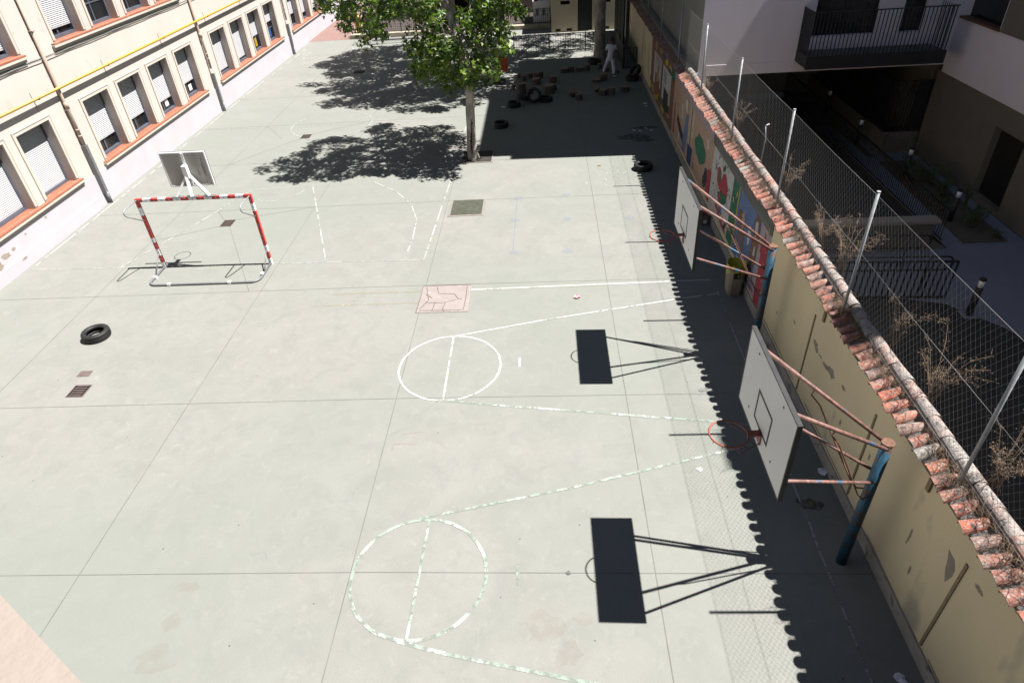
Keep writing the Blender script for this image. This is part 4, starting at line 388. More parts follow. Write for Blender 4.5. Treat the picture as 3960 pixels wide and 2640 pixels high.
ribbon(lg, [(-2.31, 6.88), (-1.11, 7.18), (.23, 7.5), (3.02, 8.3), (3.9, 8.55)], .05, .0078)
ribbon(lg, [(-2.28, 4.78), (-1.51, 4.59), (.11, 4.27), (1.5, 4.0)], .055, .0062)
ribbon(lw, [(-.7, 11.27), (-.7, 10.86)], .05, .006); ribbon(lg, [(-.61, 5.98), (-.6, 5.65)], .055, .006)
ribbon(lf, [(4.06, 13.6), (4.03, 9.5), (3.98, 6.2), (3.95, 3)], .03, .006, jit=.01)
ribbon(lw, [(-2.1, 14.03), (1.5, 14.1), (4.0, 14.14)], .05, .006)
ribbon(ly, [(-5.6, 14.03), (-2.1, 14.03), (1.4, 14.06)], .08, .0052); ribbon(ly, [(-6, 13.5), (-2, 13.5)], .06, .005)
ribbon(lf, [(-14.96, 15.92), (-14.94, 20), (-14.9, 24)], .05, .006, jit=.01); ribbon(lf, [(-14.95, 25), (-14.98, 33), (-14.75, 43)], .05, .006, jit=.01)
ribbon(lf, [(-14.96, 15.92), (-12.3, 15.84), (-7.6, 15.76), (-3.45, 15.68)], .03, .0065)
ribbon(lf, [(-3.45, 15.68), (-3.3, 21.3), (-3.27, 27.8), (-3.2, 34), (-3.1, 43)], .04, .0055)
ribbon(lf, [(-8.18, 21.29), (-6.24, 15.79)], .04, .0065)
ribbon(lf, [(-6.0, 21.32), (-5.07, 20.42), (-4.38, 19.33), (-4.04, 18.2), (-3.96, 16.91), (-4.0, 15.8)], .04, .0058)
ribbon(lf, [(-12.24, 15.86), (-11.24, 18.31), (-10.27, 21.05)], .04, .0058); ribbon(lf, [(-10.17, 21.09), (-8.28, 21.2)], .03, .006)
ribbon(lf, [(-9.94, 20.33), (-9.54, 20.07), (-9.15, 20.04), (-8.67, 20.3), (-8.4, 20.68), (-8.25, 21.36)], .03, .005)
ribbon(lf, arc(-9.2, 27.9, 1.72, 0, 360, 50), .03, .006, jit=.008); ribbon(lf, [(-14.9, 27.98), (-10.8, 27.8), (-7, 27.82), (-3.3, 27.86)], .03, .0068)
ribbon(lf, [(-11.75, 42.7), (-9.86, 36.96)], .08, .006); ribbon(lf, arc(-8.75, 36.95, 1.12, 0, 360, 40), .03, .006); ribbon(lf, [(-9.8, 36.6), (-7.6, 36.3), (-3.2, 36)], .03, .0065)
ribbon(lf, [(-14.14, 42.21), (-14.2, 40.56), (-13.76, 39.2), (-13.05, 37.84)], .03, .006)
random.seed(3)
for _ in range(9):
    x, y = random.uniform(1.2, 3.0), random.uniform(20.3, 22.2); q = [(x, y)]
    for _ in range(5): x += random.uniform(-.25, .3); y += random.uniform(-.3, .25); q.append((x, y))
    ribbon(lf, q, .02, .0047)
part('painted_line', lw, 'linew', PG); part('painted_line', lg, 'lineg', PG); part('painted_line', lf, 'linef', PG); part('painted_line', ly, 'liney', PG)
c = MB()
ribbon(c, [(-3.02, 8.64), (-2.58, 8.63)], .05, .005); ribbon(c, [(-3.02, 8.64), (-3.02, 8.46)], .04, .0055); ribbon(c, [(-2.9, 8.9), (-2.5, 8.95)], .03, .005)
part('chalk_mark', c, 'chalkp', PG)
c = MB()
for x, y in [(-.94, 19.5), (-1.0, 17.93), (-1.0, 15.91), (.59, 19.61), (.57, 17.86), (.51, 15.87), (2.42, 17.78)]: blob(c, x, y, .16, .12, .005)
ribbon(c, [(-.97, 19.4), (-1.0, 16)], .04, .0045); ribbon(c, [(-4.9, 6.22), (-4.69, 6.28), (-4.6, 6.1)], .02, .005)
part('chalk_mark', c, 'chalkb', PG)
c = MB()
for x, y, a, b in [(-5.67, 5.07, .15, .12), (-5.68, 4.5, .28, .2), (-5.7, 5.65, .2, .1), (-.2, 5.0, .3, .25), (.1, 4.6, .2, .2), (.35, 5.1, .15, .1), (-9.6, 20.6, .35, .15)]: blob(c, x, y, a, b, .0042, rough=.4)
part('stain', c, 'rustst', PG)
c = MB()
for x, y, a, b in [(3.4, 24.6, .7, .35), (3.7, 24.2, .5, .2), (4.1, 7.1, .2, .12), (3.9, 25.6, .5, .15)]: blob(c, x, y, a, b, .0042, rough=.4)
part('stain', c, 'damp', PG)
# patches set into the yard
g = MB(); g.box(-3.1, -1.97, 18.32, 19.55, -.1, .012); g.box(-3.02, -2.05, 18.4, 19.47, .0, .018, 1)
part('tree_pit', g, ['kerb', 'mossy'], loc=(-2.5, 18.9, 0), label='square of mossy dark ground framed by a thin edging in the sunny yard', cat='empty pit')
g = MB(); g.box(-3.28, -2.0, 13.04, 14.28, -.1, .012)
for i, (pts) in enumerate([[(-3.2, 13.2), (-3.05, 13.6), (-3.15, 14.2)], [(-3.1, 13.5), (-2.7, 13.45), (-2.2, 13.6)], [(-2.9, 14.2), (-2.8, 13.9), (-2.4, 13.85), (-2.3, 13.6)], [(-2.6, 13.45), (-2.65, 13.2), (-2.6, 13.05)], [(-2.85, 13.5), (-2.9, 13.1)], [(-3.2, 13.12), (-2.12, 13.12), (-2.12, 14.2)], [(-3.15, 13.85), (-2.95, 13.7)], [(-3.27, 13.06), (-3.27, 14.27), (-2.02, 14.27)]]):
    ribbon(g, pts, .018, .0155+i*.0004, 1, jit=.02)
part('repair_patch', g, ['pinkpatch', 'crack'], loc=(-2.6, 13.6, 0), label='pinkish cracked square concrete repair patch in the middle of the yard', cat='concrete patch')
def grate(cx, cy, wx, wy, label, grp='drain grates set in the yard', n=7, m='iron'):
    g = MB(); g.box(cx-wx/2, cx+wx/2, cy-wy/2, cy+wy/2, -.05, .006)
    for i in range(n):
        y = cy-wy/2+wy*(i+.5)/n; g.box(cx-wx/2+.03, cx+wx/2-.03, y-.012, y+.012, .006, .014, 1)
    fr = .02
    g.box(cx-wx/2-fr, cx-wx/2, cy-wy/2-fr, cy+wy/2+fr, -.05, .012, 1); g.box(cx+wx/2, cx+wx/2+fr, cy-wy/2-fr, cy+wy/2+fr, -.05, .012, 1)
    g.box(cx-wx/2, cx+wx/2, cy+wy/2, cy+wy/2+fr, -.05, .0115, 1); g.box(cx-wx/2, cx+wx/2, cy-wy/2-fr, cy-wy/2, -.05, .0115, 1)
    part('drain_grate', g, ['dark', 'manhole'], loc=(cx, cy, 0), label=label, cat='drain grate', group=grp)
grate(-10.26, 10.4, .34, .36, 'slotted drain grate beside the small rusty cover near the lone tyre', n=6)
grate(-10.12, 18.48, .32, .42, 'slotted drain grate inside the red and white goal frame')
grate(-9.92, 26.45, .34, .44, 'slotted drain grate at the tip of the near tree shadow')
grate(-9.95, 36.6, .5, .55, 'slotted drain grate under the far tree shadow')
g = MB(); g.box(-10.62, -10.34, 10.9, 11.1, -.05, .008); part('manhole_cover', g, 'manhole', loc=(-10.48, 11, 0), label='small rusty brown square cover just beyond the nearest drain grate', cat='cover')
# ================================================================ generic wall with openings
def wall_grid(mb, plane, fixed, depth, a0, a1, z0, z1, holes, jm=(0, 0, 0)):
    """front face with holes on plane X=fixed ('x') or Y=fixed ('y'); reveals go back by depth; jm = material of side, top, bottom reveal"""
    P = (lambda a, z, d: (fixed+d, a, z)) if plane == 'x' else (lambda a, z, d: (a, fixed+d, z))
    A = sorted({a0, a1} | {h[0] for h in holes} | {h[1] for h in holes}); Z = sorted({z0, z1} | {h[2] for h in holes} | {h[3] for h in holes})
    for i in range(len(A)-1):
        for j in range(len(Z)-1):
            ca = (A[i]+A[i+1])/2; cz = (Z[j]+Z[j+1])/2
            if any(h[0] < ca < h[1] and h[2] < cz < h[3] for h in holes): continue
            mb.add([P(A[i], Z[j], 0), P(A[i+1], Z[j], 0), P(A[i+1], Z[j+1], 0), P(A[i], Z[j+1], 0)], [(0, 1, 2, 3)])
    for h in holes:
        b0, b1, c0, c1 = h[:4]
        for q, mi in (([(b0, c0), (b0, c1)], jm[0]), ([(b1, c0), (b1, c1)], jm[0]), ([(b0, c1), (b1, c1)], jm[1]), ([(b0, c0), (b1, c0)], jm[2])):
            (p0, p1) = q; mb.add([P(*p0, 0), P(*p1, 0), P(*p1, depth), P(*p0, depth)], [(0, 1, 2, 3)], mi)
# ================================================================ SCHOOL BUILDING (left)
SB = thing('school_building', 'long cream school building with white roller shutters along the left of the yard', 'building', (XL, 20, 0))
low = [(13.6, 15.2, 1.3), (15.85, 17.44, 1.34), (18.03, 19.58, 1.25), (21.42, 22.93, 1.72), (23.6, 25.13, 1.75), (25.84, 27.36, 1.70), (28.1, 29.63, 1.80), (31.7, 33.32, 1.42), (34.05, 35.66, 1.42), (36.4, 38.0, 1.95), (38.75, 40.35, 2.2), (42.75, 44.35, 1.9), (45.0, 46.6, 1.6), (47.25, 48.85, 1.5), (49.5, 51.1, 1.5), (53.5, 55.1, 1.6), (55.8, 57.4, 1.6)]
upp = [(13.6, 15.2, 5.1), (15.85, 17.44, 5.2), (18.03, 19.6, 5.2), (21.45, 23.0, 5.28), (23.6, 25.2, 5.95), (25.84, 27.5, 6.3), (28.1, 29.7, 5.6), (31.7, 33.32, 5.5), (34.05, 35.66, 5.3)]
DEP = .33
wb = MB()
holes = [(a, b, 1.2, 3.15) for a, b, s in low]+[(a, b, 4.97, 6.95) for a, b, s in upp]
wall_grid(wb, 'x', XL, -DEP, 8, 60, 0, 7.9, holes, (0, 0, 1))
wb.add([(XL, 8, 0), (XL, 8, 7.9), (-27, 8, 7.9), (-27, 8, 0)], [(0, 1, 2, 3)]); wb.add([(XL, 60, 0), (XL, 60, 7.9), (-27, 60, 7.9), (-27, 60, 0)], [(0, 1, 2, 3)])
part('wall', wb, ['cream', 'terra'], SB)
rb = MB(); rb.box(-27, XL+.5, 7.6, 60.4, 7.9, 8.15); part('roof', rb, 'terra', SB)
ib = MB()
for z0, z1 in ((.9, 3.5), (4.5, 7.3)): ib.add([(XL-1.1, 8.05, z0), (XL-1.1, 59.9, z0), (XL-1.1, 59.9, z1), (XL-1.1, 8.05, z1)], [(0, 1, 2, 3)]); ib.add([(XL-1.1, 8.05, z0), (XL-1.1, 59.9, z0), (XL-.4, 59.9, z0), (XL-.4, 8.05, z0)], [(0, 1, 2, 3)])
part('room_interior', ib, 'dark', SB)
pl = MB(); pl.box(XL, XL+.025, 8, 60, 0, 1.02); pl.box(XL+.025, XL+.07, 8, 20.25, 0, .36)
for cy, cz, a, b in [(15.6, .62, .18, .10), (15.95, .66, .08, .05), (15.2, .5, .2, .12), (16.1, .28, .1, .04), (16.6, .8, .04, .04), (17.6, .85, .05, .04)]: pl.prism([(XL+(.0255 if z_ > .36 else .0705), y_, z_) for y_, z_ in [(cy+a*math.cos(t)*random.uniform(.6, 1.3), cz+b*math.sin(t)*random.uniform(.6, 1.3)) for t in [k*math.pi/7 for k in range(14)]]], (.003, 0, 0), 1)
part('plinth', pl, ['pinkish', 'wallpatch'], SB)
for (wins, z0, z1) in ((low, 1.2, 3.15), (upp, 4.97, 6.95)):
    for k, (a, b, sb) in enumerate(wins):
        X = XL-DEP
        f = MB(); t = .055; X1 = X+.07
        f.box(X-.06, X1, a+.001, a+t, z0+.001, z1); f.box(X-.06, X1, b-t, b-.001, z0+.001, z1); f.box(X-.06, X1, a+t, b-t, z0+.001, z0+.09); f.box(X-.05, X-.01, (a+b)/2-.03, (a+b)/2+.03, z0+.09, z1-.02)
        f.box(X-.05, X-.012, a+t, b-t, z0+.62, z0+.66)
        win = part('window', f, 'alu', SB)
        s = MB(); n = int((z1-sb)/.052); vs = []
        for i in range(n+1):
            z = z1-i*(z1-sb)/n; vs += [(X+.012, a+t, z), (X+.012, b-t, z)]
            if i < n: vs += [(X+.03, a+t, z-.018), (X+.03, b-t, z-.018), (X+.03, a+t, z-.036), (X+.03, b-t, z-.036)]
        s.add(vs, [(2*i, 2*i+1, 2*i+3, 2*i+2) for i in range(len(vs)//2-1)])
        s.box(X+.005, X+.032, a+t, b-t, sb-.03, sb-.001)
        part('shutter', s, 'shutter', win)
        p = MB(); p.add([(X-.035, a+t, z0+.09), (X-.035, b-t, z0+.09), (X-.035, b-t, z1), (X-.035, a+t, z1)], [(0, 1, 2, 3)]); part('pane', p, 'glass', win)
        s = MB(); e = .10; q = .022
        s.box(XL, XL+q, a-e, a-.002, z0+.05, z1+e); s.box(XL, XL+q, b+.002, b+e, z0+.05, z1+e); s.box(XL, XL+q, a-.002, b+.002, z1+.002, z1+e)
        s.box(XL+.001, XL+q+.012, a-e-.03, a-e, z0+.05, z1+e+.03); s.box(XL+.001, XL+q+.012, b+e, b+e+.03, z0+.05, z1+e+.03); s.box(XL+.001, XL+q+.012, a-e, b+e, z1+e, z1+e+.03)
        part('surround', s, 'creamtrim', win)
        if z0 < 2 and k in (5, 6, 9, 10):
            s = MB(); c_ = b-.42; s.box(X-.034, X-.028, c_-.13, c_+.13, z0+.18, z0+(.42 if k < 8 else .62)); part('paper', s, {5: 'white', 6: 'white', 9: 'plyel', 10: 'plblue'}[k], win)
for (y0, y1) in ((11.9, 19.76), (21.18, 29.86), (31.42, 40.75), (42.5, 51.4), (53.2, 59.5)):
    for zz in ((1.2, 0) if y0 < 35 else (1.2,)) and ((1.2, 4.97) if y0 < 35 else (1.2,)):
        s = MB(); s.box(XL, XL+.12, y0, y1, zz-.045, zz-.005); part('sill', s, 'terra', SB)
        s = MB(); s.box(XL+.026, XL+.115, y0-.03, y1+.03, zz-.12, zz-.046); s.box(XL+.026, XL+.07, y0-.02, y1+.02, zz-.20, zz-.121); part('sill_moulding', s, 'creamtrim', SB)
gp = MB(); gp.tube([(XL+.16, 8, 3.80), (XL+.16, 60, 3.97)], .042, 10)
GP = part('gas_pipe', gp, 'gas', SB)
for y in (15.4, 19.4, 23.3, 27.45, 31.75, 36, 40.2, 44.3):
    z = 3.80+(y-8)*.00327; s = MB()
    s.tube([(XL, y, z-.05), (XL+.2, y, z-.05)], .008, 5); s.tube([(XL+.16+.042*math.cos(t), y, z+.042*math.sin(t)) for t in [i*math.pi/6 for i in range(12)]], .007, 5, closed=True)
    s.tube([(XL+.008, y-.06, z+.17), (XL+.008, y-.02, z-.33)], .006, 5)
    part('pipe_bracket', s, 'iron', GP)
for y, zt in ((20.5, 7.9), (30.68, 7.9), (41.7, 7.9)):
    s = MB(); s.tube([(XL+.075, y, zt), (XL+.075, y, 3.45), (XL+.10, y, 3.35), (XL+.10, y, 1.9)], .052, 12); s.tube([(XL+.10, y, 3.40), (XL+.10, y, 3.2)], .064, 12); s.tube([(XL+.1, y, 2.55), (XL+.1, y, 2.5)], .062, 12); s.tube([(XL+.1, y, 2.35), (XL+.1, y, 2.3)], .062, 12)
    for z in (3.15, 5.45, 7.6): s.box(XL, XL+.14, y-.07, y+.075, z, z+.03)
    D = part('downpipe', s, 'beige', SB)
    s = MB(); s.prism([(XL+.026, y-.075, .35 if y < 25 else .02), (XL+.17, y-.06, .35 if y < 25 else .02), (XL+.17, y+.06, .35 if y < 25 else .02), (XL+.026, y+.075, .35 if y < 25 else .02)], (0, 0, 1.67)); s.tube([(XL+.13, y+.01, .4), (XL+.13, y+.01, 0)], .06, 10)
    part('pipe_guard', s, 'galvdull', D)
for k in range(2):
    s = MB(); pts = []
    for i in range(150):
        y = 8+i*.3; sag = .02*abs(math.sin(y*1.1+k)) if k < 2 else .06*max(0, math.sin(y*.9+1.3))
        pts.append((XL+.025+.022*k, y, 4.745-.045*k-sag+.003*math.sin(y*7)))
    s.tube(pts, .009, 5); part('cable', s, 'cable', SB)
# ledge of the wing the picture is taken from
s = MB(); s.prism([(-2.6, 1.656, 7.15), (-.50, .322, 7.15), (-.34, .16, 7.15), (-.34, -.6, 7.15), (-2.6, -.6, 7.15)], (0, 0, .35))
s.prism([(-2.57, 1.56, 5.5), (-.55, .27, 5.5), (-.45, -.6, 5.5), (-2.57, -.6, 5.5)], (0, 0, 1.648))
part('window_ledge', s, 'pledge', SB)
s = MB(); s.box(-27, 4.6, -10, -.62, 0, 15.5); part('unseen_sky_block_wing', s, 'cream', SB)  # unseen wing behind the camera, added to block sky light from the yard
# ================================================================ BOUNDARY WALL
def ez(y): return 2.585+max(0, min(1, (y-8)/4))*.105
Y0, Y1 = -1.0, 40.4
BW = thing('boundary_wall', 'long ochre yard wall with painted murals and a terracotta tile coping', 'wall', (XR, 20, 0))
s = MB()
ys = [Y0, 8, 12, Y1]
for a, b in zip(ys, ys[1:]):
    s.add([(XR, a, -.5), (XR, b, -.5), (XR, b, ez(b)-.1), (XR, a, ez(a)-.1), (4.95, a, -.5), (4.95, b, -.5), (4.95, b, ez(b)-.1), (4.95, a, ez(a)-.1)], [(0, 1, 2, 3), (4, 7, 6, 5), (3, 2, 6, 7)])
s.add([(XR, Y0, -.5), (4.95, Y0, -.5), (4.95, Y0, 2.48), (XR, Y0, 2.48)], [(0, 1, 2, 3)]); s.add([(XR, Y1, -.5), (4.95, Y1, -.5), (4.95, Y1, 2.59), (XR, Y1, 2.59)], [(0, 1, 2, 3)])
part('wall_face', s, 'wally', BW)
s = MB(); s.box(XR-.03, XR, Y0, Y1, -.02, .24); part('plinth', s, 'plinthc', BW)
s = MB()
for y in (4.6, 7.08, 9.64): s.box(XR-.014, XR, y-.022, y+.022, .27, 1.98)
for y in (12.5, 9.3, 5.6): s.box(XR-.03, XR, y-.035, y+.035, 2.08, 2.27)
part('batten', s, 'batten', BW)
s = MB()
def wp(mb, pts, layer, mi):
    x = XR-.003*layer; mb.prism([(x, y, z) for y, z in pts], (.0026, 0, 0), mi)
def rough_poly(cy, cz, ry, rz, n=12, k=.25): return [(cy+ry*math.cos(2*math.pi*i/n)*(1+random.uniform(-k, k)), cz+rz*math.sin(2*math.pi*i/n)*(1+random.uniform(-k, k))) for i in range(n)]
wp(s, [(4.92, 1.83), (4.78, 1.81), (4.71, 1.72), (4.70, 1.6), (4.75, 1.42), (4.81, 1.52), (4.84, 1.6), (4.86, 1.69)], 1, 0)
for cy, cz, a, b in [(9.38, 1.54, .10, .05), (9.28, 1.47, .06, .05), (8.85, 1.47, .12, .04), (8.62, 1.52, .16, .07), (9.1, 1.48, .05, .02), (8.1, 1.6, .07, .03), (5.55, 1.25, .02, .16), (5.3, .85, .02, .08), (4.32, 1.92, .07, .03), (10.4, 1.3, .06, .03), (7.9, 1.05, .03, .05), (11.3, .9, .05, .02), (6.9, 1.3, .03, .06)]: wp(s, rough_poly(cy, cz, a, b, 20, .42), 1, 0)
for a, b in [((6.3, .25), (5.1, .22)), ((9.2, .3), (7.3, .28)), ((12.0, .3), (9.9, .3)), ((4.4, .26), (2.5, .24))]: wp(s, [(a[0], a[1]), (a[0], a[1]+.03), (b[0], b[1]+.02), (b[0], b[1])], 1.5, 0)
part('plaster_patch', s, 'wallpatch', BW)
s = MB(); x = XR-.02
s.prism([(x, 12.36, 2.09), (x, 12.36, 2.46), (x, 17.95, 2.52), (x, 17.95, 2.09)], (.021, 0, 0)); part('concrete_band', s, 'conc', BW)
# painted murals (thin coats of paint on the wall)
s = MB()
def W(pts, l, mi):
    if 2 <= l <= 4.5 and len(pts) > 5 and mi != BLK:
        cy = sum(p[0] for p in pts)/len(pts); cz = sum(p[1] for p in pts)/len(pts)
        wp(s, [(p[0]+.016*(1 if p[0] > cy else -1), p[1]+.014*(1 if p[1] > cz else -1)) for p in pts], l-.45, BLK)
    wp(s, pts, l, mi)
W([(12.38, .28), (12.38, 2.08), (13.1, 2.08), (13.1, .28)], 1, LIL)
W([(12.42, 1.55), (12.45, 1.9), (12.62, 1.75), (12.75, 1.98), (12.8, 1.6), (12.95, 1.75), (12.9, 1.45)], 2, RED)
W([(12.37, .15), (12.4, 1.12), (12.52, 1.74), (12.85, 1.62), (12.8, .97), (12.77, .12)], 3, RED)
W([(13.1, .3), (13.1, 2.08), (14.98, 2.07), (14.98, .42), (14.0, .34)], 1, BLU)
for y0, y1, z, c in [(13.1, 14.9, .34, BLU), (13.1, 14.5, .42, WHT), (12.9, 14.2, .38, RED)]: W([(y0, z), (y0, z+.05), (y1, z+.09), (y1, z+.04)], 2, c)
# a horse-like brown figure and a rider on blue
W([(14.78, 1.56), (14.6, 1.62), (14.37, 1.54), (14.2, 1.2), (14.1, .92), (14.12, .6), (14.24, .6), (14.3, .95), (14.45, 1.05), (14.5, .62), (14.62, .62), (14.62, 1.1), (14.74, 1.2)], 2, BRN)
W([(14.5, 1.58), (14.36, 1.7), (14.25, 1.5), (14.3, 1.25), (14.42, 1.3)], 3, PEACH)
W([(13.58, 1.1), (13.5, 1.46), (13.56, 1.82), (13.44, 2.05), (13.2, 2.07), (13.1, 1.5), (13.16, 1.0), (13.3, .7), (13.42, .7)], 2, BRN)
W([(13.9, 1.55), (13.74, 1.66), (13.66, 1.5), (13.72, 1.2), (13.82, 1.1), (13.9, 1.3)], 3, WHT)
W([(13.46, 1.9), (13.3, 1.96), (13.26, 1.7), (13.36, 1.55), (13.44, 1.68)], 3, WHT)
W([(13.46, 1.0), (13.3, 1.02), (13.24, .62), (13.36, .5), (13.5, .62)], 3, BLK); W([(13.7, .52), (13.55, .7), (13.45, .6), (13.52, .42)], 4, BRN)
W([(13.32, 1.35), (13.22, 1.4), (13.2, 1.15), (13.34, 1.12)], 4, WHT)
W([(14.98, .38), (14.98, 2.07), (15.6, 2.08), (15.6, .4)], 1, GRN)
for cy, cz in ((15.15, 1.8), (15.3, 1.2), (15.4, 1.55), (15.1, .9)): W(rough_poly(cy, cz, .05, .09, 9, .4), 2, CRM)
W([(14.94, .4), (14.94, 2.07), (15.02, 2.07), (15.02, .4)], 3, YEL)
# white panel: abstract curly figure in red, green and black
W([(15.6, .40), (15.6, 2.08), (17.8, 2.09), (17.8, .38)], 1, WHT)
W([(17.15, 1.35), (17.2, 1.65), (17.0, 1.76), (16.8, 1.70), (16.72, 1.5), (16.62, 1.72), (16.36, 1.82), (16.02, 1.56), (16.02, 1.32), (16.4, 1.22), (16.8, 1.22)], 2, RED)
W([(17.08, 1.5), (17.02, 1.68), (16.84, 1.68), (16.76, 1.5), (16.86, 1.34)], 3, GRN); W([(17.0, 1.55), (16.93, 1.63), (16.85, 1.58), (16.9, 1.5)], 4, RED)
W([(16.94, 1.10), (16.62, 1.22), (16.02, 1.32), (16.06, 1.12), (16.4, .97), (16.8, .94)], 3, GRN); W([(17.12, 1.32), (17.18, 1.18), (16.95, 1.08), (16.9, 1.2)], 3, CRM); W([(16.92, 1.08), (16.75, .95), (16.5, .93), (16.62, 1.18)], 4, RED)
W([(16.85, .92), (16.7, 1.0), (16.35, .9), (16.3, .72), (16.6, .68)], 2, BLU)
W([(17.1, .68), (16.95, .78), (16.4, .62), (15.75, .5), (15.75, .42), (16.3, .46)], 2, RED); W([(16.0, .5), (15.85, .72), (15.7, .74), (15.8, .5)], 3, BLK)
for p in [[(17.5, 1.5), (17.2, 1.8)], [(17.5, 1.65), (17.25, 1.6)], [(17.35, 1.8), (17.38, 1.5)], [(17.52, 1.78), (17.2, 1.58)]]:
    (a, b) = p; W([(a[0], a[1]), (a[0]+.015, a[1]+.02), (b[0]+.015, b[1]+.02), (b[0], b[1])], 2, BLK)
def curl(cy, cz, r, a0, a1, th=.02, l=2):
    n = 12; P_ = [(cy+r*math.cos(R(a0+(a1-a0)*i/n)), cz+r*math.sin(R(a0+(a1-a0)*i/n))) for i in range(n+1)]; Q_ = [(cy+(r-th)*math.cos(R(a0+(a1-a0)*i/n)), cz+(r-th)*math.sin(R(a0+(a1-a0)*i/n))) for i in range(n+1)]
    W(P_+Q_[::-1], l, BLK)
curl(15.85, 1.5, .13, 0, 250); curl(15.85, 1.3, .18, -60, 120); curl(16.9, 1.95, .16, 20, 200); curl(16.3, 1.95, .1, 0, 200); curl(17.3, .85, .14, 60, 330); curl(17.5, 1.1, .05, 0, 340, .04)
W(rough_poly(16.5, 1.92, .06, .08), 3, GRN); W(rough_poly(16.62, 1.86, .04, .06), 4, RED); W(rough_poly(17.15, 1.98, .04, .07), 3, BLK)
# peach panel with tree, figures
W([(17.8, .36), (17.8, 2.45), (24.34, 2.42), (24.3, .30)], 1, PEACH)
W([(17.8, 2.1), (17.8, 2.52), (24.34, 2.5), (24.34, 2.2), (21, 2.12)], 2, LIL)
W([(18.35, 1.1), (18.05, 1.3), (17.84, 1.25), (17.82, .4), (18.0, .38), (18.3, .6)], 2, RED); W([(18.62, 1.12), (18.4, 1.16), (18.26, .95), (18.34, .66), (18.5, .52), (18.74, .56), (18.8, .75), (18.68, .9)], 3, BLK); curl(18.45, .8, .07, 150, 350, .03, 4)
W(rough_poly(19.5, 1.33, .72, .36, 22, .16), 2, GRN)
for cy in (20.3,): W([(cy-.05, .45), (cy+.05, 1.2), (cy-.02, 1.22), (cy-.12, .45)], 2, TAN); curl(cy-.1, .55, .09, 0, 359, .03, 3)
W([(18.7, 1.9), (18.5, 2.0), (18.4, 1.75), (18.62, 1.65)], 3, WHT)
W([(21.0, .35), (21.05, 2.05), (21.35, 2.05), (21.3, .35)], 2, CRM); W([(20.55, 1.3), (20.6, 2.1), (20.9, 2.1), (20.9, 1.2)], 2, CRM)
W([(20.95, .4), (21.0, 2.1), (21.05, 2.1), (21.02, .4)], 3, BLK); W([(21.2, .33), (21.3, .9), (20.5, .95), (20.6, .33)], 3, NVY)
W([(22.2, .4), (21.9, 1.6), (21.5, 1.75), (21.45, 1.0), (21.7, .4)], 3, BLU); W([(22.2, 2.02), (21.95, 2.12), (21.72, 2.05), (21.66, 1.72), (21.9, 1.7), (22.1, 1.8)], 4, WHT)
W([(22.6, 1.3), (22.7, 1.75), (22.5, 1.78), (22.4, 1.3)], 3, WHT); W([(23.4, 1.0), (23.3, 1.25), (22.9, 1.1), (22.1, .85), (22.1, .6), (22.6, .7)], 3, BLK)
W([(23.0, .4), (22.9, .75), (22.7, .7), (22.8, .4)], 3, WHT); W([(24.0, .32), (24.0, 1.4), (23.85, 1.4), (23.8, .32)], 2, RED); W([(23.6, 1.4), (23.5, 2.0), (23.4, 2.0), (23.4, 1.4)], 2, TAN)
# camouflage coloured panel with two white posters
W([(24.34, .24), (24.34, 2.5), (30.15, 2.48), (29.9, .1), (27, .12)], 1, BRN)
random.seed(5)
for i in range(30):
    cy = random.uniform(24.6, 29.8); edge = random.random(); cz = random.uniform(2.1, 2.36) if edge < .5 else random.uniform(.3, .75)
    W(rough_poly(cy, cz, random.uniform(.18, .5), random.uniform(.08, .18), 10, .3), 2+(i % 7)*.35, [YEL, NVY, GRN, BRN, YEL, TAN][i % 6])
for y0, y1 in ((27.3, 29.2), (25.0, 26.9)):
    W([(y0, .95), (y0, 2.02), (y1, 2.0), (y1, .75)], 5, WHT); W([(y0+.2, .6), (y0+.25, 1.25), (y1-.5, 1.3), (y1-.4, .5)], 6, BRN if y0 > 27 else BLK)
W([(28.4, 1.0), (28.3, 1.6), (27.9, 1.7), (27.7, 1.1)], 7, TAN); W([(25.4, .9), (25.4, 1.4), (25.1, 1.5), (25.1, .9)], 7, CRM)
for r in range(3):
    for c_ in range(4): y = 26.6-c_*.17; W([(y, 1.78-r*.15), (y, 1.86-r*.15), (y-.1, 1.87-r*.15), (y-.05, 1.82-r*.15), (y-.1, 1.77-r*.15)], 7, BLK)
for c_ in range(7): y = 28.8-c_*.2; W([(y, 1.5+.1*(c_ % 3)), (y, 1.95), (y-.07, 1.95), (y-.04, 1.5+.1*(c_ % 2))], 7, BRN)
part('mural', s, MU, BW)
random.seed(21)
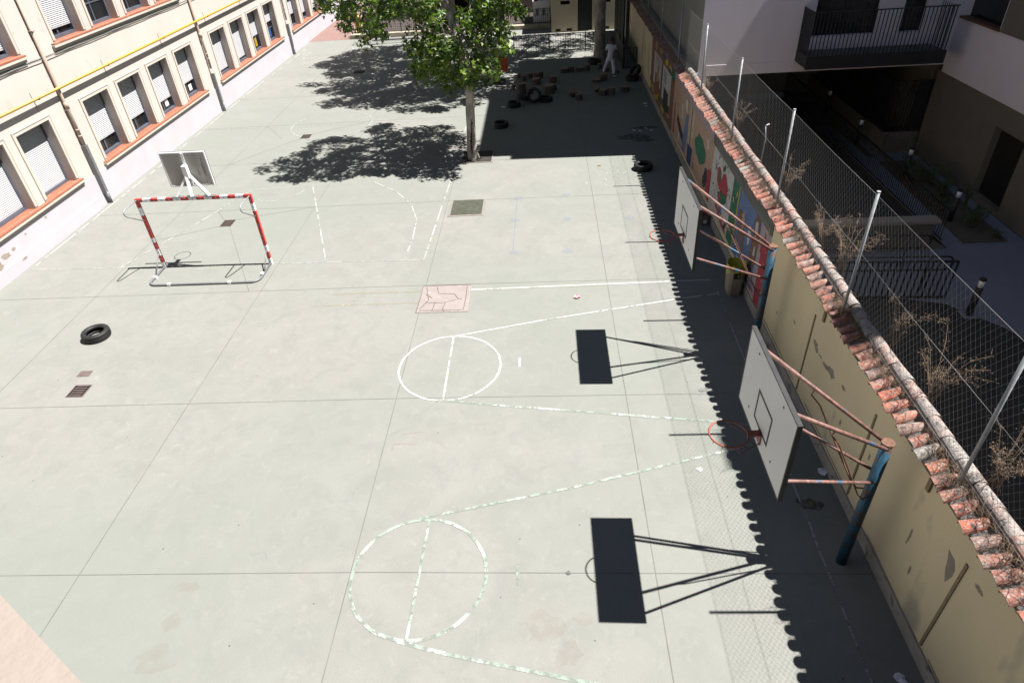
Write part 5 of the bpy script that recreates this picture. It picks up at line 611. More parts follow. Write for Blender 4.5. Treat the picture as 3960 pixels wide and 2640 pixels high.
# coping: bedding, cover tiles, ridge
s = MB()
for a, b in zip(ys, ys[1:]):
    e0, e1 = ez(a), ez(b)
    s.add([(4.50, a, e0-.07), (4.50, b, e1-.07), (4.78, b, e1+.12), (4.78, a, e0+.12), (4.93, a, e0-.02), (4.93, b, e1-.02), (4.93, a, e0-.12), (4.93, b, e1-.12), (4.50, a, e0-.12), (4.50, b, e1-.12)], [(0, 1, 2, 3), (3, 2, 5, 4), (4, 5, 7, 6), (6, 7, 9, 8), (8, 9, 1, 0)])
part('bedding', s, 'mortar', BW)
def barrel(mb, p, q, r0, r1, th=.014, n=8, a0=0, a1=180):
    p = Vector(p); q = Vector(q); d = (q-p).normalized(); side = d.cross(Vector((0, 0, 1))).normalized(); up = side.cross(d)
    vs = []
    for c_, r in ((p, r0), (q, r1)):
        for rr in (r, r-th):
            for i in range(n+1):
                t = R(a0+(a1-a0)*i/n); vs.append(c_+side*math.cos(t)*rr+up*math.sin(t)*rr)
    k = n+1; fs = []
    for i in range(n):
        fs += [(i, i+1, 2*k+i+1, 2*k+i), (k+i, 3*k+i, 3*k+i+1, k+i+1), (i, k+i, k+i+1, i+1), (2*k+i, 2*k+i+1, 3*k+i+1, 3*k+i)]
    mb.add(vs, fs)
s = MB(); y = Y0+.1
while y < Y1-.1:
    e = ez(y); j = random.uniform; dz = j(-.008, .012); sk = j(-.02, .02)
    barrel(s, (4.445+j(-.03, .035), y+j(-.02, .02), e-.075+dz), (4.76, y+sk*1.6, e+.055+dz), .088+j(-.006, .006), .070)
    barrel(s, (4.49+j(-.01, .02), y+.108, e-.055), (4.77, y+.108, e+.055), .075, .075, a0=180, a1=360)
    y += .215
part('cover_tiles', s, 'tile', BW)
s = MB(); y = Y0
while y < Y1-.3:
    j = random.uniform; e = ez(y)
    barrel(s, (4.785+j(-.012, .012), y, e+.10+j(-.006, .006)), (4.785+j(-.012, .012), y+.40, e+.118+j(-.006, .006)), .112, .084, n=10); y += .36
part('ridge_tiles', s, 'ridge', BW)
# ================================================================ CHAIN LINK FENCE
CF = thing('chain_link_fence', 'tall chain link fence on galvanised posts standing on the tile coping', 'fence', (4.6, 20, 2.6))
FX = 4.60
PY = [1.4, 5.15, 8.68, 12.38, 16.2, 20.05, 23.9, 27.75, 31.6, 35.4, 39.2]
for y in PY:
    s = MB(); e = ez(y); s.tube([(FX+random.uniform(-.01, .01), y+random.uniform(-.04, .04), e-.08), (FX, y, 4.70)], .023, 12); s.tube([(FX, y, 4.70), (FX, y, 4.712)], .026, 12)
    part('post', s, 'galv', CF)
s = MB(); zb, zt = 2.74, 4.62; hh = zt-zb; slope = .70
yy = PY[0]-hh*slope
def wire(p, q, r=.0014):
    p = Vector(p); q = Vector(q); d = (q-p).normalized(); a = d.cross(Vector((1, 0, 0))).normalized()*r; a = a if a.z > 0 else -a; b = Vector((r, 0, 0))
    s.add([p+a, p-a*.5+b, p-a*.5-b, q+a, q-a*.5+b, q-a*.5-b], [(0, 1, 4, 3), (1, 2, 5, 4), (2, 0, 3, 5)])
while yy < PY[-1]:
    for sg in (0, 1):
        a0, z0 = yy, zb; a1, z1 = yy+hh*slope, zt
        if a0 < PY[0]: z0 = zb+(PY[0]-a0)/slope; a0 = PY[0]
        if a1 > PY[-1]: z1 = zt-(a1-PY[-1])/slope; a1 = PY[-1]
        if sg: 
            lo = PY[0]; hi = PY[-1]; wire((FX+.03, lo+hi-a0, z0), (FX+.03, lo+hi-a1, z1))
        else: wire((FX+.033, a0, z0), (FX+.033, a1, z1))
    yy += .10
part('mesh', s, 'wire', CF)
s = MB()
for z in (2.80, 3.7, 4.62):
    for a, b in zip(PY, PY[1:]): s.tube([(FX+.032, a, z), (FX+.032, (a+b)/2, z-.012), (FX+.032, b, z)], .0026, 4)
part('tension_wire', s, 'wire', CF)
# ================================================================ BASKETBALL HOOPS
def hoop(yc, y0, y1, py, ztop, ring, label, arms):
    bx = 2.54; bz0, bz1 = 2.62, 3.80; px = 4.23
    T = thing('basketball_hoop', label, 'basketball hoop', (px, py, 0), 'wall side basketball hoops')
    s = MB(); s.tube([(px, py, -.1), (px, py, ztop)], .075, 16); s.tube([(px, py, ztop), (px, py, ztop+.012)], .083, 16, 1); part('post', s, ['blue', 'rustpole'], T)
    s = MB(); s.box(bx, bx+.022, y0, y1, bz0, bz1)
    B = part('backboard', s, 'board', T)
    s = MB(); t = .028
    s.box(bx-.004, bx+.05, y0-.006, y0+t-.012, bz0-.004, bz1+.004); s.box(bx-.004, bx+.05, y1-t+.012, y1+.006, bz0-.004, bz1+.004); s.box(bx-.004, bx+.05, y0+t-.012, y1-t+.012, bz1-.015, bz1+.006); s.box(bx-.004, bx+.05, y0+t-.012, y1-t+.012, bz0-.006, bz0+.012)
    part('edging', s, 'black', B)
    s = MB(); ya, yb, za, zb_ = yc-.29, yc+.27, 2.86, 3.31
    for (a, b, c_, d) in ((ya, yb, zb_-.035, zb_), (ya, yb, za, za+.035)): s.box(bx-.0035, bx, a, b, c_, d)
    for (a, b) in ((ya, ya+.035), (yb-.035, yb)): s.box(bx-.0033, bx, a, b, za+.035, zb_-.035)
    part('target_square', s, 'black', B)
    s = MB()
    for y in (y0+.42, y1-.42):
        for z in (bz1-.12, bz0+.2): s.box(bx-.006, bx, y-.012, y+.012, z-.012, z+.012)
    part('bolt', s, 'iron', B)
    s = MB(); rx, ry, rz = ring
    s.tube([(rx+.235*math.cos(2*math.pi*i/36), ry+.235*math.sin(2*math.pi*i/36), rz) for i in range(36)], .011, 8, closed=True)
    for i in range(12):
        a = 2*math.pi*i/12; s.tube([(rx+.235*math.cos(a), ry+.235*math.sin(a), rz-.008), (rx+.245*math.cos(a), ry+.245*math.sin(a), rz-.03)], .005, 4)
    s.box(rx+.225, bx-.006, ry-.05, ry+.05, rz-.006, rz+.006); s.box(bx-.014, bx-.006, ry-.06, ry+.06, rz-.16, rz+.02)
    s.tube([(rx+.03, ry-.232, rz-.006), (rx+.1, ry-.24, rz-.10), (bx-.012, ry-.05, rz-.13)], .006, 5); s.tube([(rx+.03, ry+.232, rz-.006), (rx+.1, ry+.2, rz-.06), (bx-.012, ry+.05, rz-.13)], .006, 5)
    part('rim', s, 'rim', T)
    for i, (yy, zz, pz) in enumerate(arms):
        s = MB(); sg = 1 if yy > py else -1
        s.tube([(bx+.05, yy, zz), (px-.01, py+sg*.055, pz)], .026 if zz > 3.2 else .022, 10); s.box(bx+.022, bx+.055, yy-.05, yy+.05, zz-.05, zz+.05)
        part('support_arm', s, 'rust', T)
    for sg in (1, -1):
        (ya_, za_, pz_) = arms[0 if sg > 0 else 1]; t = .42
        a = Vector((bx+.05, ya_, za_)).lerp(Vector((px, py+sg*.05, pz_)), t)
        s = MB(); s.tube([a, a+Vector((-.03, -.01*sg, -.10)), a+Vector((.10, -.03*sg, -.26)), (px-.22, py+sg*.13, 1.66), (px-.12, py+sg*.10, 1.53), (px, py+sg*.06, 1.55)], .011, 7)
        part('brace', s, 'rustpole', T)
hoop(5.92, 5.015, 6.825, 6.03, 2.49, (2.15, 5.87, 2.86), 'nearest basketball hoop on a flaking blue post beside the bare ochre wall', [(6.50, 3.70, 2.45), (5.32, 3.70, 2.42), (6.50, 2.84, 1.92), (5.12, 2.84, 1.80)])
hoop(11.24, 10.2, 12.11, 11.1, 2.57, (2.14, 11.14, 2.86), 'farther basketball hoop standing in front of the painted murals', [(12.02, 3.66, 2.53), (10.63, 3.70, 2.50), (11.85, 2.84, 2.02), (10.36, 2.80, 1.88)])
# ================================================================ HANDBALL GOALS
def goal(cx, y, sgn, label, blabel, net, full=True):
    """sgn -1: base runs towards smaller y"""
    T = thing('handball_goal', label, 'goal', (cx, y, 0), 'goals at the two ends of the court')
    x0, x1 = cx-1.54, cx+1.54; P = lambda x, d, z: (x, y+sgn*d, z)
    for k, x in enumerate((x0, x1)):
        s = MB(); z = 0; bands = [.19, .40, .60, .81 if k == 0 else 1.02, .945 if k == 0 else 1.32, 1.62, 1.84, 2.0]; lo = 0
        for i, b in enumerate(bands):
            mi = [0, 1, 0, 1, 0, 1, 0, 1][i] if k == 0 else [0, 1, 0, 1, 1, 1, 0, 1][i]
            s.box(x-.04, x+.04, y-.04, y+.04, lo, b, mi); lo = b
        PO = part('post', s, ['white', 'red'], T)
        s = MB()
        for z in (.1, .3, .5, .72, .88, 1.2, 1.5, 1.75, 1.92): s.tube([P(x, .04, z), P(x, .052, z)], .014, 6)
        part('bolt', s, 'bolt', PO)
    s = MB(); n = 15; lo = x0-.04
    for i in range(n):
        hi = x0-.04+(x1-x0+.08)*(i+1)/n; s.box(lo, hi, y-.04, y+.04, 2.0, 2.08, 1 if i % 2 == 0 else 0); lo = hi
    C_ = part('crossbar', s, ['white', 'red'], T)
    s = MB()
    for i in range(n): x = x0-.04+(x1-x0+.08)*(i+.5)/n; s.tube([P(x, .04, 2.04), P(x, .052, 2.04)], .014, 6)
    part('bolt', s, 'bolt', C_)
    for x in (x0, x1):
        s = MB(); s.tube([P(x, .03, 2.05), P(x, .62, 2.06), P(x, .70, 2.03), P(x, .715, 1.95), P(x, .66, 1.88), P(x, .02, 1.45)], .0165, 8); part('side_bracket', s, 'galv', T)
        s = MB(); s.tube([P(x, .02, .5), P(x, .52, .05)], .0165, 8); part('brace', s, 'galvdull', T)
    s = MB(); pts = [P(x0, .02, .035), P(x0, .78, .035)]+[P(x0+.22-.22*math.cos(R(a)), .80+.22*math.sin(R(a)), .035) for a in range(10, 91, 16)]
    pts += [(2*cx-q[0], q[1], q[2]) for q in pts[::-1]]
    s.tube(pts, .03, 10); part('base_tube', s, 'galvdull', T)
    s = MB()
    for p in ((x0+.03, .62), (x0+.6, 1.02), (x1-.8, 1.02), (x1-.03, .62)): s.box(p[0]-.04, p[0]+.04, y+sgn*p[1]-.04, y+sgn*p[1]+.04, .008, .072)
    part('fixing_strap', s, 'white', T)
    if net:
        s = MB(); r = .005
        def top(u): return Vector((u, y+sgn*.1, 2.0))
        nx = 26
        prof = [(.06, 2.0), (.70, 1.98), (.80, 1.5), (.90, .9), (1.0, .3), (1.04, .05)]
        for i in range(nx+1):
            x = x0+(x1-x0)*i/nx; s.tube([P(x, d, z-.05*math.sin(i*1.3)) for d, z in prof], r, 3, cap=False)
        for t in range(22):
            u = t/21*(len(prof)-1); i = min(int(u), len(prof)-2); fr = u-i; d = prof[i][0]*(1-fr)+prof[i+1][0]*fr; z = prof[i][1]*(1-fr)+prof[i+1][1]*fr
            s.tube([P(x0+(x1-x0)*k/12, d, z-.03*math.sin(k*.9+t)) for k in range(13)], r, 3, cap=False)
        part('net', s, 'netc', T)
    # small backboard clamped on top
    B = thing('mini_basketball_hoop', blabel, 'basketball hoop', (cx, y, 2.09), 'small hoops clamped on the goal crossbars')
    yb = y-sgn*.22
    s = MB(); z0, z1 = 2.29, 3.20; s.box(cx-.565, cx+.565, yb-.012, yb+.012, z0+.03, z1-.03, 1)
    for a, b, c_, d in ((cx-.6, cx-.565, z0, z1), (cx+.565, cx+.6, z0, z1)): s.box(a, b, yb-.02, yb+.02, c_, d, 0)
    s.box(cx-.565, cx+.565, yb-.02, yb+.02, z0, z0+.03, 0); s.box(cx-.565, cx+.565, yb-.02, yb+.02, z1-.03, z1, 0)
    s.box(cx-.035, cx+.035, yb+sgn*.012, yb+sgn*.03, z0+.03, z1-.03, 0)
    s.box(cx-.61, cx+.61, yb-sgn*.022, yb-sgn*.030, z0-.01, z1+.012, 2)
    part('backboard', s, ['white', 'boardback', 'black'], B)
    for a, b in (((cx, y+sgn*.02, 2.09), (cx-.02, yb+sgn*.08, 2.86)), ((cx-.42, y, 2.09), (cx-.03, yb+sgn*.08, 2.62)), ((cx+.46, y, 2.09), (cx+.03, yb+sgn*.08, 2.62))):
        s = MB(); s.obox(a, b, .07, .05); part('strut', s, 'white', B)
    s = MB(); s.box(cx-.06, cx+.06, yb+sgn*.03, yb+sgn*.16, 2.55, 2.88); part('bracket', s, 'white', B)
    s = MB()
    for dx in (-.42, 0, .46): s.box(cx+dx-.16, cx+dx+.16, y-.05, y+.05, 2.081, 2.098)
    part('clamp_plate', s, 'galvdull', B)
    s = MB(); rx, ry, rz = cx-.05, yb-sgn*.42, 2.48
    s.tube([(rx+.225*math.cos(2*math.pi*i/30), ry+.225*math.sin(2*math.pi*i/30), rz) for i in range(30)], .010, 6, closed=True); s.box(rx-.06, rx+.06, min(ry-sgn*-.22, yb-sgn*.03), max(ry+sgn*.22, yb-sgn*.03), rz-.01, rz+.01)
    part('rim', s, 'rim', B)
goal(-9.33, 15.76, -1, 'near red and white striped goal without a net, leaning base towards the camera', 'small white framed backboard seen from behind on the near goal', False)
goal(-9.3, 43.25, 1, 'far netted goal half hidden by leaves in front of the low kerb wall', 'small backboard on the far goal hidden behind leaves', True)
# ================================================================ TYRES
def tyre_mesh(r=.32, w=.19):
    s = MB(); a = w/2; prof = []
    pr = [(r*.60, -a*.55), (r*.66, -a*.95), (r*.80, -a*1.08), (r*.93, -a*.98), (r*.985, -a*.72), (r, -a*.45), (r*.975, -a*.40), (r*.975, -a*.34), (r, -a*.3), (r, -.01), (r*.975, -.006), (r*.975, .006), (r, .01), (r, a*.3), (r*.975, a*.34), (r*.975, a*.40), (r, a*.45), (r*.985, a*.72), (r*.93, a*.98), (r*.80, a*1.08), (r*.66, a*.95), (r*.60, a*.55), (r*.62, a*.4), (r*.86, a*.6), (r*.9, 0), (r*.86, -a*.6), (r*.62, -a*.4)]
    s.lathe(pr, 40, (0, 0, a*1.08), closed=True); return s
tm = mesh_of(tyre_mesh(), 'rubber', (0, 0, 0), 'tyre')
def tyre(loc, rot, label, k=1.0):
    o = bpy.data.objects.new('tyre', tm); COL.objects.link(o); o.location = loc; o.rotation_euler = rot; o.scale = (k, k, k)
    props(o, label, 'tyre', 'old car tyres scattered over the yard')
tyre((-10.98, 12.42, 0), (0, 0, 0), 'lone tyre lying flat in full sun on the left of the yard')
tyre((-1.82, 26.52, 0), (0, 0, 0), 'single tyre lying flat in shade just right of the near tree')
tyre((3.27, 21.45, 0), (0, 0, .4), 'tyre lying at the corner of sun and shade near the painted wall')
tyre((-1.38, 29.15, 0), (0, 0, 0), 'lower tyre of the leaning pair left of the upright tyre')
tyre((-.98, 29.62, .12), (R(-8), R(14), .3), 'upper tyre resting on another, left of the upright tyre')
tyre((-.46, 29.62, .30), (R(68), 0, R(-12)), 'tyre standing upright against the log pile')
tyre((.02, 29.72, 0), (0, 0, .2), 'tyre lying flat directly right of the upright one')
tyre((2.60, 35.75, 0), (0, 0, 0), 'tyre lying at the foot of the big trunk', 1.1)
tyre((4.15, 32.35, 0), (0, 0, 0), 'lower tyre at the foot of the wall beside the small gate')
tyre((4.38, 32.62, .30), (R(20), R(-52), 0), 'tyre propped up against the wall behind another tyre')
# ================================================================ LOGS
LG = [(-1.11, 31.05, .24, .46, 'large pale log seat at the left end of the pile, standing on a lower one'), (-1.47, 31.75, .09, .22, 'thin short log at the far left edge of the pile'), (-1.27, 33.83, .07, .18, 'thinnest light topped log at the back left of the pile'), (-1.01, 33.25, .15, .24, 'medium log beside the thin one at the back left'), (-.70, 33.75, .15, .2, 'dim log between the back left log and the broad one'), (-.29, 33.66, .24, .28, 'broad log at the back of the pile'), (-.40, 32.54, .22, .26, 'broad log in the middle of the pile'), (.41, 32.72, .21, .28, 'log standing alone on the right behind the pile'), (-.69, 30.99, .17, .27, 'log behind the standing tyre on the left'), (.18, 30.95, .29, .36, 'widest log at the front right of the pile'), (.47, 31.4, .11, .24, 'narrow log touching the widest log'), (1.00, 34.41, .22, .19, 'flat log at the left of the far row'), (1.36, 34.45, .15, .26, 'taller log beside the flat one in the far row'), (1.79, 34.54, .21, .17, 'low log in the middle of the far row'), (2.16, 34.55, .15, .27, 'tall log at the right of the far row near the tyre'), (2.46, 32.38, .23, .13, 'thin disc of log in front of the walking person'), (2.81, 32.63, .2, .30, 'log the person is stepping past'), (2.8, 34.75, .13, .24, 'small log behind the legs of the person'), (3.1, 34.2, .14, .2, 'dark small log beyond the feet of the person'), (1.49, 29.65, .18, .25, 'log standing in front of the tilted pale one'), (2.62, 30.21, .19, .25, 'log right of the small tilted one'), (2.98, 30.23, .19, .30, 'middle log of the front right trio'), (3.61, 30.63, .22, .22, 'rightmost log of the front row by the wall')]
def log_mb(r, h, seed):
    random.seed(seed); s = MB(); n = 14; vs = []; rr = [r*random.uniform(.88, 1.07) for _ in range(n)]
    for k, z in enumerate((0, h*.08, h*.5, h*.93, h)):
        for j in range(n):
            t = 2*math.pi*j/n; q = rr[j]*((1.04, 1, .97, 1, .95)[k])*random.uniform(.97, 1.03); vs.append((q*math.cos(t), q*math.sin(t), z+(random.uniform(-.01, .01) if k == 4 else 0)))
    fs = [(k*n+j, k*n+(j+1) % n, (k+1)*n+(j+1) % n, (k+1)*n+j) for k in range(4) for j in range(n)]; s.add(vs, fs, 0)
    s.f.append([4*n+j for j in range(n)]); s.m.append(1); s.sm.append(False); s.f.append([j for j in range(n)][::-1]); s.m.append(1); s.sm.append(False); return s
for i, (x, y, r, h, lb) in enumerate(LG):
    z = .0
    me = mesh_of(log_mb(r, h, i), ['bark', 'cutwood'], (0, 0, 0), 'log'); o = bpy.data.objects.new('log', me); COL.objects.link(o); o.location = (x, y, z); props(o, lb, 'log', 'sawn tree logs used as seats')
for (x, y, r, h, rot, lb) in [(1.22, 30.2, .17, .3, (R(38), R(20), 0), 'pale log tilted on its side at the front'), (2.36, 30.75, .12, .22, (R(50), R(-10), 0), 'small pale log tilted beside the front right trio')]:
    me = mesh_of(log_mb(r, h, 77), ['bark', 'cutwood'], (0, 0, 0), 'log'); o = bpy.data.objects.new('log', me); COL.objects.link(o); o.location = (x, y, .1); o.rotation_euler = rot; props(o, lb, 'log', 'sawn tree logs used as seats')
# ================================================================ PERSON
def skin_obj(name, verts, edges, radii, mname, parent=None, sub=2, root=0, **pp):
    me = bpy.data.meshes.new(name); sh = ORG[parent.name] if parent else pp.pop('loc')
    me.from_pydata([tuple(Vector(v)-Vector(sh)) for v in verts], edges, []); me.materials.append(M[mname])
    o = bpy.data.objects.new(name, me); COL.objects.link(o)
    if parent: o.parent = parent
    else: o.location = sh
    ORG[o.name] = sh
    md = o.modifiers.new('skin', 'SKIN'); md.use_smooth_shade = True
    for i, r in enumerate(radii): me.skin_vertices[0].data[i].radius = r if isinstance(r, tuple) else (r, r)
    me.skin_vertices[0].data[root].use_root = True
    if sub: m2 = o.modifiers.new('sub', 'SUBSURF'); m2.levels = sub; m2.render_levels = sub
    return props(o, **pp)
px, py_ = 3.18, 33.2
def Q(a, b, z): return (px+a, py_+b, z)      # a = x offset, b = y offset
# walking away to the right, stooping a little over a broom
bv = [Q(0, 0, .93), Q(.02, -.02, 1.15), Q(.03, -.02, 1.38), Q(.05, 0, 1.50), Q(.07, .02, 1.62), Q(.075, .03, 1.70),
      Q(-.09, .02, .88), Q(-.19, .16, .50), Q(-.30, .33, .10), Q(-.24, .40, .05),
      Q(.08, -.02, .88), Q(.15, -.06, .49), Q(.16, -.20, .09), Q(.27, -.15, .04),
      Q(-.15, .0, 1.36), Q(-.19, .06, 1.10), Q(-.02, .20, 1.0), Q(.06, .24, .99),
      Q(.19, -.02, 1.36), Q(.25, .05, 1.10), Q(.26, .22, 1.16), Q(.25, .30, 1.18)]
be = [(0, 1), (1, 2), (2, 3), (3, 4), (4, 5), (0, 6), (6, 7), (7, 8), (8, 9), (0, 10), (10, 11), (11, 12), (12, 13), (2, 14), (14, 15), (15, 16), (16, 17), (2, 18), (18, 19), (19, 20), (20, 21)]
br_ = [.13, .12, .14, .06, .085, .06, .095, .065, .04, .035, .095, .065, .04, .035, .06, .045, .033, .028, .06, .045, .033, .028]
PE = skin_obj('person', bv, be, br_, 'skin', loc=(px, py_, 0), label='person in white tunic and trousers walking with a broom past the logs', cat='person')
skin_obj('tunic', [Q(0, 0, .80), Q(0, 0, .98), Q(.02, -.02, 1.18), Q(.03, -.02, 1.38), Q(.05, 0, 1.45), Q(-.15, 0, 1.37), Q(-.19, .05, 1.17), Q(.19, -.02, 1.37), Q(.245, .04, 1.17)], [(0, 1), (1, 2), (2, 3), (3, 4), (3, 5), (5, 6), (3, 7), (7, 8)], [.175, .165, .155, .165, .08, .085, .075, .085, .075], 'cloth', PE)
skin_obj('trousers', [Q(0, 0, .95), Q(0, 0, .88), Q(-.09, .02, .80), Q(-.19, .16, .50), Q(-.285, .31, .14), Q(.085, -.02, .80), Q(.15, -.06, .49), Q(.16, -.19, .13)], [(0, 1), (1, 2), (2, 3), (3, 4), (1, 5), (5, 6), (6, 7)], [.15, .155, .115, .088, .075, .115, .088, .075], 'cloth', PE)
skin_obj('hair', [Q(.065, .0, 1.66), Q(.07, .015, 1.71), Q(.06, -.03, 1.62)], [(0, 1), (0, 2)], [.10, .075, .08], 'hair', PE)
for v in ((Q(-.31, .31, .05), Q(-.22, .42, .045)), (Q(.13, -.21, .05), Q(.30, -.14, .045))): skin_obj('shoe', list(v), [(0, 1)], [.055, .045], 'white', PE)
def fingers(c, dx, dy):
    s = MB()
    for k in range(4): s.tube([(c[0]-.02+.013*k, c[1], c[2]), (c[0]-.02+.013*k+dx*.04, c[1]+dy*.04, c[2]-.012*abs(k-1.5)), (c[0]-.02+.013*k+dx*.05, c[1]+dy*.045, c[2]-.035)], [.009, .008, .007], 6)
    s.tube([(c[0]+dx*.01, c[1]-.02, c[2]), (c[0]+.02, c[1]+.02, c[2]+.02), (c[0]+.03, c[1]+.03, c[2]+.012)], [.01, .009, .008], 6); part('fingers', s, 'skin', PE)
fingers(Q(.06, .25, .99), .3, .8); fingers(Q(.25, .31, 1.18), .2, .8)
s = MB(); s.tube([Q(.02, .22, 1.28), Q(.28, .35, 1.0), Q(.42, .42, .08)], .013, 8); T = thing('broom', 'broom with a reddish handle held by the person in white', 'broom', Q(.42, .42, 0)); part('handle', s, 'rim', T)
s = MB(); s.prism([Q(.34, .34, .02), Q(.50, .34, .02), Q(.46, .40, .14), Q(.38, .40, .14)], (0, .06, 0)); part('bristles', s, 'black', T)
# ================================================================ TREES
def parse(t): return [tuple(float(q) for q in p.split(',')) for p in t.split(';')]
LEAF = []
for k in range(5):
    c_ = R(90+(k-2)*58); ln = (.62, .86, 1.0, .86, .62)[k]
    LEAF.append((ln*math.cos(c_), ln*math.sin(c_)*1.0)); 
    if k < 4: c2_ = R(90+(k-1.5)*58); LEAF.append((.40*math.cos(c2_), .40*math.sin(c2_)))
LEAF = LEAF+[(0, -.12)]
def add_leaf(s, p, size, nrm, spin):
    nrm = nrm.normalized(); u = nrm.cross(Vector((math.cos(spin), math.sin(spin), .1))).normalized(); v_ = nrm.cross(u)
    vs = [p+u*x*size+v_*y*size-nrm*(x*x)*size*.25 for x, y in LEAF]
    vs.append(p+v_*.12*size); c_ = len(vs)-1
    s.add(vs, [(i, (i+1) % c_, c_) for i in range(c_)])
def crown(clus, nleaf, rad, size, parent, seed, up=.6):
    random.seed(seed); s = MB()
    for c_ in clus:
        c_ = Vector(c_); n = int(nleaf*random.uniform(.6, 1.3))
        for i in range(n):
            d = Vector((random.gauss(0, 1), random.gauss(0, 1), random.gauss(0, .75)))
            d *= rad*random.random()**.45/max(d.length, .2)
            nr = Vector((random.gauss(0, .55), random.gauss(0, .55), up))+d*1.0
            add_leaf(s, c_+d, size*random.uniform(.6, 1.25), nr, random.uniform(0, 6.28))
    return part('crown', s, 'leaf', parent)
def limbs(parent, fork, clus, k, r0, mname, seed):
    """limbs from fork towards groups of clusters, twigs to each cluster"""
    random.seed(seed); P = [Vector(c_) for c_ in clus]; C_ = random.sample(P, k)
    for _ in range(8):
        G = [[] for _ in C_]
        for p in P: G[min(range(len(C_)), key=lambda i: (C_[i]-p).length_squared)].append(p)
        C_ = [sum(g, Vector())/len(g) if g else c_ for g, c_ in zip(G, C_)]
    for c_, g in zip(C_, G):
        f0 = min(fork, key=lambda q: (Vector(q)-c_).length); f = Vector(f0); mid = f.lerp(c_, .5)+Vector((random.uniform(-.25, .25), random.uniform(-.25, .25), .25))
        s = MB(); pts = [f, f.lerp(mid, .5)+Vector((0, 0, .1)), mid, mid.lerp(c_, .6), c_]; r = r0*min(1, .45+len(g)/40)
        s.tube(pts, [r, r*.8, r*.6, r*.42, r*.25], 7)
        for p in g:
            a = random.choice(pts[2:]); s.tube([a, a.lerp(p, .5)+Vector((random.uniform(-.08, .08), random.uniform(-.08, .08), .06)), p], [r*.22, r*.15, .006], 4)
        part('limb', s, mname, parent)
CA, CC = [parse(x) for x in CLUS.strip().split('\n')]
def rough_tube(s, pts, rs, n, seed, amp=.12, groove=None):
    pts = [Vector(p) for p in pts]; vs = []; m = []
    for i in range(len(pts)-1):
        k = max(2, int((pts[i+1]-pts[i]).length/.12))
        for j in range(k): m.append((pts[i].lerp(pts[i+1], j/k), rs[i]*(1-j/k)+rs[i+1]*j/k))
    m.append((pts[-1], rs[-1]))
    for i, (p, r) in enumerate(m):
        for j in range(n):
            t = 2*math.pi*j/n; q = noise.noise(Vector((math.cos(t)*1.2+seed, math.sin(t)*1.2, p.z*1.3)))*amp*2+noise.noise(Vector((math.cos(t)*4+seed, math.sin(t)*4, p.z*3)))*amp
            if groove and groove[0] < p.z < groove[1]:
                da = abs((t-groove[2]+.35*math.sin(p.z*4)+math.pi) % (2*math.pi)-math.pi); wd = .42*math.sin(math.pi*(p.z-groove[0])/(groove[1]-groove[0]))**.5
                if da < wd: q -= .5
                elif da < wd+.35: q += .10
            vs.append((p.x+math.cos(t)*r*(1+q), p.y+math.sin(t)*r*(1+q), p.z))
    if groove:
        o_ = len(s.f)
    s.add(vs, [(i*n+j, i*n+(j+1) % n, (i+1)*n+(j+1) % n, (i+1)*n+j) for i in range(len(m)-1) for j in range(n)], 0, True)
    if groove:
        for i in range(len(m)-1):
            for j in range(n):
                t = 2*math.pi*(j+.5)/n; z = m[i][0].z
                if groove[0] < z < groove[1]:
                    da = abs((t-groove[2]+.35*math.sin(z*4)+math.pi) % (2*math.pi)-math.pi); wd = .42*math.sin(math.pi*(z-groove[0])/(groove[1]-groove[0]))**.5
                    if da < wd*.8: s.m[o_+i*n+j] = 1
TA = thing('plane_tree', 'near plane tree with a scarred pale trunk rising from a square soil pit', 'tree', (-2.68, 23.2, 0), 'plane trees in the yard')
s = MB(); rough_tube(s, [(-2.66, 23.22, -.05), (-2.70, 23.2, .35), (-2.68, 23.2, 1.2), (-2.55, 23.16, 2.6), (-2.72, 23.16, 3.5), (-2.95, 23.2, 4.4), (-3.08, 23.2, 5.3), (-3.2, 23.4, 6.6), (-3.1, 23.6, 8.4)], [.24, .175, .155, .14, .13, .115, .10, .075, .03], 36, 3, groove=(.12, 1.45, -1.35))
TR = part('trunk', s, ['plane', 'hollow'], TA)
limbs(TA, [(-2.80, 23.16, 3.9), (-3.05, 23.2, 5.2), (-3.2, 23.4, 6.6), (-2.60, 23.18, 3.0)], CA, 16, .07, 'plane', 4)
crown(CA, 38, .35, .13, TA, 9)
TC = thing('plane_tree', 'second plane tree farther back with a slightly leaning trunk and an orange bin on it', 'tree', (-2.55, 33.2, 0), 'plane trees in the yard')
s = MB(); rough_tube(s, [(-2.58, 33.2, -.05), (-2.4, 33.2, .4), (-2.05, 33.2, 1.5), (-1.93, 33.25, 3.0), (-2.3, 33.5, 4.6), (-3.2, 34.3, 6.5), (-4, 35, 8.5)], [.22, .17, .165, .16, .15, .12, .05], 16, 8)
part('trunk', s, 'plane', TC)
limbs(TC, [(-2.3, 33.5, 4.6), (-3.2, 34.3, 6.5), (-4, 35, 8.3)], CC, 16, .09, 'plane', 6)
crown(CC, 56, .52, .17, TC, 10)
TB = thing('plane_tree', 'thick straight trunk standing behind the log seats near the far gate', 'tree', (2.95, 36.9, 0), 'plane trees in the yard')
s = MB(); rough_tube(s, [(2.95, 36.9, -.05), (2.95, 36.9, .5), (2.96, 36.9, 3), (2.8, 37, 5.5), (2.5, 37.4, 8)], [.34, .29, .27, .2, .08], 18, 12, .06); part('trunk', s, 'plane', TB)
random.seed(31); CBL = []
